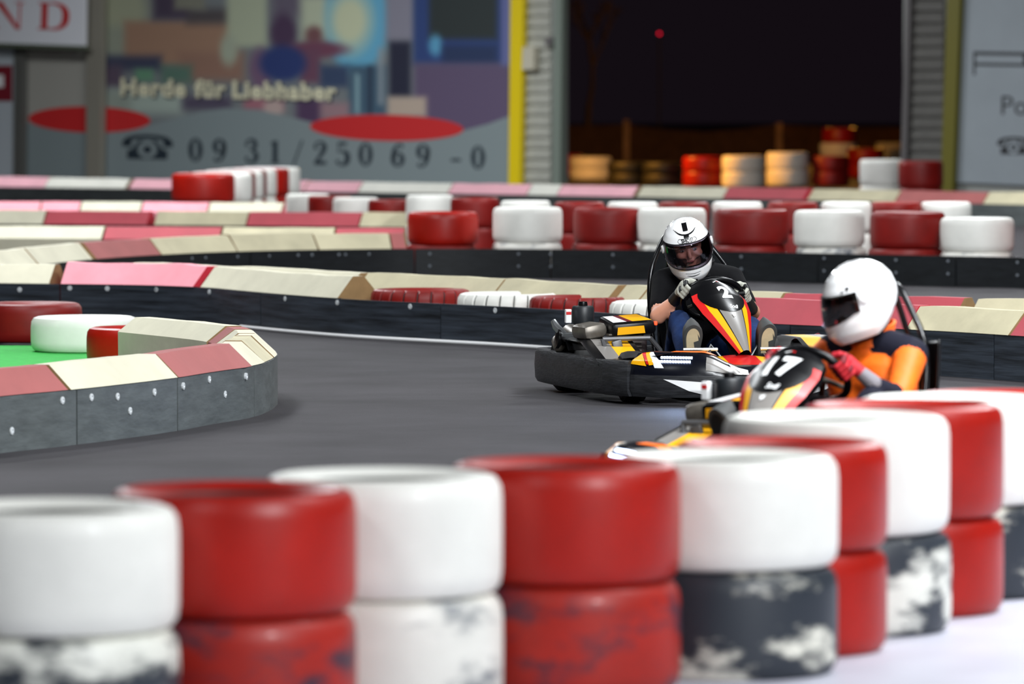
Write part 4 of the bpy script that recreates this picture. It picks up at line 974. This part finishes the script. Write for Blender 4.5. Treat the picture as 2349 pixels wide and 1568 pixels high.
    for s in (1, -1):
        q = Mx @ hpt(s * R(84), .005, 1.015); q2 = Mx @ hpt(s * R(84), .005, 1.04)
        MB().lathe([(.0, 0), (.022, 0), (.02, .008), (.0, .01)], 18, Matrix.Translation(q) @ (q2 - q).to_track_quat('Z', 'Y').to_matrix().to_4x4()).build('visor_pivot', M_HELM, shell, 40)
    return shell
def hand(par, name, rimc, T, A, B, wrist, mats):
    """gloved hand closed round a rim: rim point, rim direction T, A outward, B forward"""
    mb = MB(); tags = []
    def cap(a, b, ra, rb, ti): mb.capsule(a, b, ra, rb, 10); tags.append((Vector(a), Vector(b), ra, rb, ti))
    def on(al, r_, t): return rimc + T * t + (A * math.cos(R(al)) + B * math.sin(R(al))) * r_
    palm = on(-75, .040, 0)
    for i, (ln, rr) in enumerate(((.95, .0098), (1.0, .0102), (.96, .0098), (.8, .0088))):
        t = (i - 1.5) * .0205; al = [-52, 2, 62, 118 + 26 * (ln - .85) * 4]
        k = [on(al[0], .040, t * 1.05), on(al[1], .033, t), on(al[2], .029, t), on(al[3], .027, t)]
        cap(on(-88, .042, t * .8), k[0], .015, .0125, 0); cap(k[0], k[1], rr * 1.2, rr * 1.12, 1 if i % 2 == 0 else 0); cap(k[1], k[2], rr * 1.08, rr, 0); cap(k[2], k[3], rr, rr * .88, 1)
    th = [on(-88, .036, -.04), on(-120, .034, -.048), on(-165, .029, -.042), on(-205, .027, -.034)]
    cap(palm - T * .02, th[0], .018, .015, 0); cap(th[0], th[1], .0145, .0125, 0); cap(th[1], th[2], .0125, .0115, 1); cap(th[2], th[3], .0112, .0098, 0)
    cap(palm + T * .022, palm - T * .02, .021, .021, 1); wp = palm.lerp(wrist, .55); cap(palm, wp, .028, .026, 0); cap(wp, wrist, .027, .033, 2)
    return remeshed(name, mb, .0048, 2, tags, mats, par)
def shoe(par, c, s, m, sole):
    Mx = Matrix.Translation(c) @ Euler((R(68), 0, R(-6 * s))).to_matrix().to_4x4()      # sole faces forward, toe up: local -Y heel .. +Y toe, sole at -Z
    prof = [(-.135, .02), (-.13, .034), (-.09, .038), (-.03, .034), (.03, .042), (.08, .048), (.115, .040), (.138, .016)]
    ol = chaikin([(x, y) for y, x in prof] + [(-x, y) for y, x in reversed(prof)], 2, True)
    def out(sc, z): return [Mx @ Vector((v.x * sc, v.y * (.985 + .015 * sc), z)) for v in ol]
    mb = MB().loft([out(1, -.01), out(1.02, .01), out(.98, .03), out(.7, .055), out(.3, .068)]); o = mb.build('shoe', m, par, 50)
    so = MB().loft([out(.9, -.026), out(1.05, -.022), out(1.07, -.008)]).build('shoe_sole', M_SHOE, o, 30)
    for lo_, hi_ in ((-.2, -.045), (-.03, .2)):
        ip_ = [(v.x * .72, v.y * .86) for v in ol if lo_ < v.y < hi_]; mb = MB(); mb.add([Mx @ Vector((a, b, -.0268)) for a, b in ip_], [tuple(range(len(ip_)))]); mb.build('sole_pad', sole, so, False)
    for pts in ([(-.028, .1), (-.036, .06), (-.006, .05), (-.012, .02), (.004, -.005), (-.014, -.03), (-.034, -.02), (-.04, .03), (-.044, .07)], [(.014, -.05), (.03, -.06), (.026, -.11), (.006, -.09), (-.01, -.12), (-.016, -.08)]):
        mb = MB(); tr = poly_tris(pts); vs = []
        for t in tr: mb.add([Mx @ Vector((q.x * .8, q.y * .9, -.028)) for q in t], [(0, 1, 2)])
        mb.build('sole_tread', M_SHOE, so, False)
    return o
def driver(label, loc, rz, cfg):
    p = thing('person', label, 'person', loc, rz, 'kart drivers'); mb = MB(); tags = []
    def cap(a, b, ra, rb, ti): mb.capsule(a, b, ra, rb, 16); tags.append((Vector(a), Vector(b), ra, rb, ti))
    TOP, SKIN, LEG, TOP2 = 0, 1, 2, 3; q = cfg
    sR, sL = Vector(q['sR']), Vector(q['sL']); eR, eL = Vector(q['eR']), Vector(q['eL']); wR, wL = Vector(q['wR']), Vector(q['wL'])
    ch = (sR + sL) / 2 + Vector((0, -.0, -.1)); pel = Vector((0, -.27, .19)); bel = pel.lerp(ch, .45) + Vector((0, .01, 0)); b_ = q.get('bulk', 1.)
    for s in (-1, 1):
        cap(pel + Vector((s * .06, 0, 0)), bel + Vector((s * .055, 0, 0)), .105 * b_, .1 * b_, TOP if s else 0); cap(bel + Vector((s * .055, 0, 0)), ch + Vector((s * .075, 0, 0)), .1 * b_, .105 * b_, TOP)
    cap(ch + Vector((-.08, 0, .02)), ch + Vector((.08, 0, .02)), .1 * b_, .1 * b_, TOP)
    up = (sR + sL) / 2; hd = Vector(q['head']); cap(sR, up + Vector((.05, 0, .025)), .062 * b_, .07, TOP2 if q.get('patch') else TOP); cap(sL, up + Vector((-.05, 0, .025)), .062 * b_, .07, TOP2 if q.get('patch') else TOP)
    cap(up, up + Vector((0, .01, .05)), .085, .07, TOP); cap(up + Vector((0, .01, .04)), hd + Vector((0, -.02, -.05)), .055, .052, SKIN)
    for s_, e_, w_ in ((sR, eR, wR), (sL, eL, wL)):
        ua = .054 * b_; m_ = s_.lerp(e_, .72)
        cap(s_, m_, .06 * b_, .05 * b_, TOP); cap(m_, e_, .05 * b_ if q['sleeve'] else .041, .046 * b_ if q['sleeve'] else .038, TOP if q['sleeve'] else SKIN)
        f_ = e_.lerp(w_, .35); cap(e_, f_, .043 * b_, .04 * b_, TOP2 if q['sleeve'] else SKIN); cap(f_, w_, .04 * b_, .028 * b_, TOP2 if q['sleeve'] else SKIN)
    for s, kn, an in ((1, q['kR'], q['aR']), (-1, q['kL'], q['aL'])):
        hp_ = Vector((s * .09, -.22, .175)); kn = Vector(kn); an = Vector(an); cap(hp_, kn, .085, .058, LEG); cap(kn, kn.lerp(an, .4), .057, .055, LEG); cap(kn.lerp(an, .4), an, .058, .046, LEG)
        cap(an, an + Vector((0, .05, .0)), .038, .034, LEG)
    rot = (Matrix.Rotation(R(q['yaw']), 4, 'Z') @ Matrix.Rotation(R(q['pitch']), 4, 'X') @ Matrix.Rotation(R(q['roll']), 4, 'Y')); HM = Matrix.Translation(hd) @ rot
    r3 = rot.to_3x3(); L = lambda *v: HM @ Vector(v)
    mb.ell(L(0, -.005, .01), (.074, .092, .105), r3); tags.append((L(0, 0, -.02), L(0, 0, .03), .085, .085, SKIN))
    cap(L(0, .03, -.07), L(0, .055, -.085), .05, .03, SKIN)
    cap(L(0, .088, .012), L(0, .112, -.026), .0085, .0125, SKIN); cap(L(-.034, .076, .024), L(.034, .076, .024), .014, .014, SKIN)
    for s in (-1, 1): cap(L(s * .04, .066, -.026), L(s * .046, .05, -.034), .024, .024, SKIN)
    cap(L(-.016, .088, -.055), L(.016, .088, -.055), .009, .009, SKIN)
    body = remeshed('body', mb, .0095, 3, tags, [q['top'], M_SKIN, q['leg'], q['top2']], p)
    for s in (-1, 1):
        e = MB().ell(L(s * .032, .081, .004), (.0125, .009, .0065), r3, 10).build('eye', M_EYE, body, 60); MB().ell(L(s * .032, .0885, .004), (.0055, .003, .0055), r3, 8).build('iris', M_HAIR, e, 60)
        MB().tube([L(s * .014, .092, .021), L(s * .032, .093, .026), L(s * .05, .084, .021)], [.003, .004, .002], 6).build('eyebrow', M_HAIR, body, 60)
    MB().ell(L(0, .0965, -.055), (.019, .004, .005), r3, 8).build('mouth', M_LIP, body, 60)
    helmet(p, HM, q['port'], q['style'], 1., q.get('hs', 1.))
    # hands on the steering wheel
    sw = Vector((.03, .19, .498)); tl = Euler((R(50), 0, 0)).to_matrix()
    for ang, w_, nm in ((q['hR'], wR, 'glove'), (q['hL'], wL, 'glove')):
        t = R(ang); rim = sw + tl @ Vector((.15 * math.cos(t), .13 * math.sin(t), 0)); A = (tl @ Vector((math.cos(t), math.sin(t), 0))).normalized(); B = tl @ Vector((0, 0, -1))
        if B.y < 0: B = -B
        T = A.cross(B).normalized()
        if T.z < 0: T = -T
        T = -T                                           # little finger low, thumb high
        hand(p, nm, rim, T, A, B, w_, q['glove'])
    for s, c in ((1, q['fR']), (-1, q['fL'])): shoe(p, c, s, M_SHOE, q.get('sole', M_SOLE))
    if q.get('collar'):
        up2 = (sR + sL) / 2
        pts = [up2 + Vector((.085 * math.cos(t), -.005 + .08 * math.sin(t), .075 + .02 * math.sin(t + 3.1))) for t in [2 * math.pi * i / 20 for i in range(20)]]
        mbc = MB(); rings = []
        n = len(pts); vs = []
        for k_, (sc, dz) in enumerate(((1.12, -.035), (1.0, .0), (1.06, .03), (.95, .032), (.9, -.01))):
            vs += [up2 + Vector(((v - up2).x * sc, (v - up2).y * sc, (v - up2).z + dz)) for v in pts]
        fs = [(i * n + j, i * n + (j + 1) % n, (i + 1) * n + (j + 1) % n, (i + 1) * n + j) for i in range(4) for j in range(n)]
        mbc.add(vs, fs).build('collar', q['collar'], p, 60)
    return p

def kart_place(cpx, d, yaw):
    th = R(yaw); fw = Vector((math.sin(th), -math.cos(th))); return (((cpx - CX) / F * d), d, 0), math.atan2(-fw.x, fw.y)
L2, R2 = kart_place(1625, 28.2, 13)
make_kart('2', 'black, grey and yellow go-kart numbered 2 with glowing LED strip, driven by person in black', L2, R2)
driver('person in black shirt, jeans and striped white helmet driving kart number 2', L2, R2, dict(
    sR=(.185, -.2, .575), sL=(-.185, -.22, .585), eR=(.27, .03, .405), eL=(-.235, -.02, .42), wR=(.205, .1, .485), wL=(-.20, .1, .44), head=(.085, -.10, .765), hs=.95,
    kR=(.185, .14, .385), kL=(-.18, .14, .35), aR=(.215, .42, .2), aL=(-.16, .42, .2), fR=(.22, .50, .265), fL=(-.155, .50, .265),
    yaw=-8, pitch=-22, roll=12, port=(-.062, .054, 74), style='shoei', sleeve=False, top=M_SHIRT, top2=M_SHIRT, leg=M_JEANS, hR=24, hL=168, glove=[M_GLG, M_GLK, M_GLK], collar=M_SHIRT))
TWIST = 4
L17, R17 = kart_place(1944, 20.65, -37)
make_kart('17', 'black and yellow go-kart numbered 17 half hidden behind the foreground tyres', L17, R17)
driver('person in orange jacket, red gloves and plain white helmet driving kart number 17', L17, R17, dict(
    sR=(.19, -.19, .57), sL=(-.165, -.18, .565), eR=(.27, .02, .42), eL=(-.225, .0, .41), wR=(.21, .11, .475), wL=(-.195, .12, .47), head=(.018, -.11, .782),
    kR=(.2, .14, .40), kL=(-.2, .14, .40), aR=(.19, .42, .2), aL=(-.19, .42, .2), fR=(.19, .50, .265), fL=(-.19, .50, .265), bulk=1.06, patch=True,
    yaw=-40, pitch=-19, roll=0, port=(-.062, .032, 66), style='plain', hs=.94, sleeve=True, top=M_ORJ, top2=M_NVJ, leg=M_NVJ, hR=20, hL=165, sole=M_RUBBER, glove=[M_GLR, mat('dark_red_glove', (110, 10, 24), .7), mat('grey_cuff', (120, 116, 122), .7)], collar=M_ORJ))
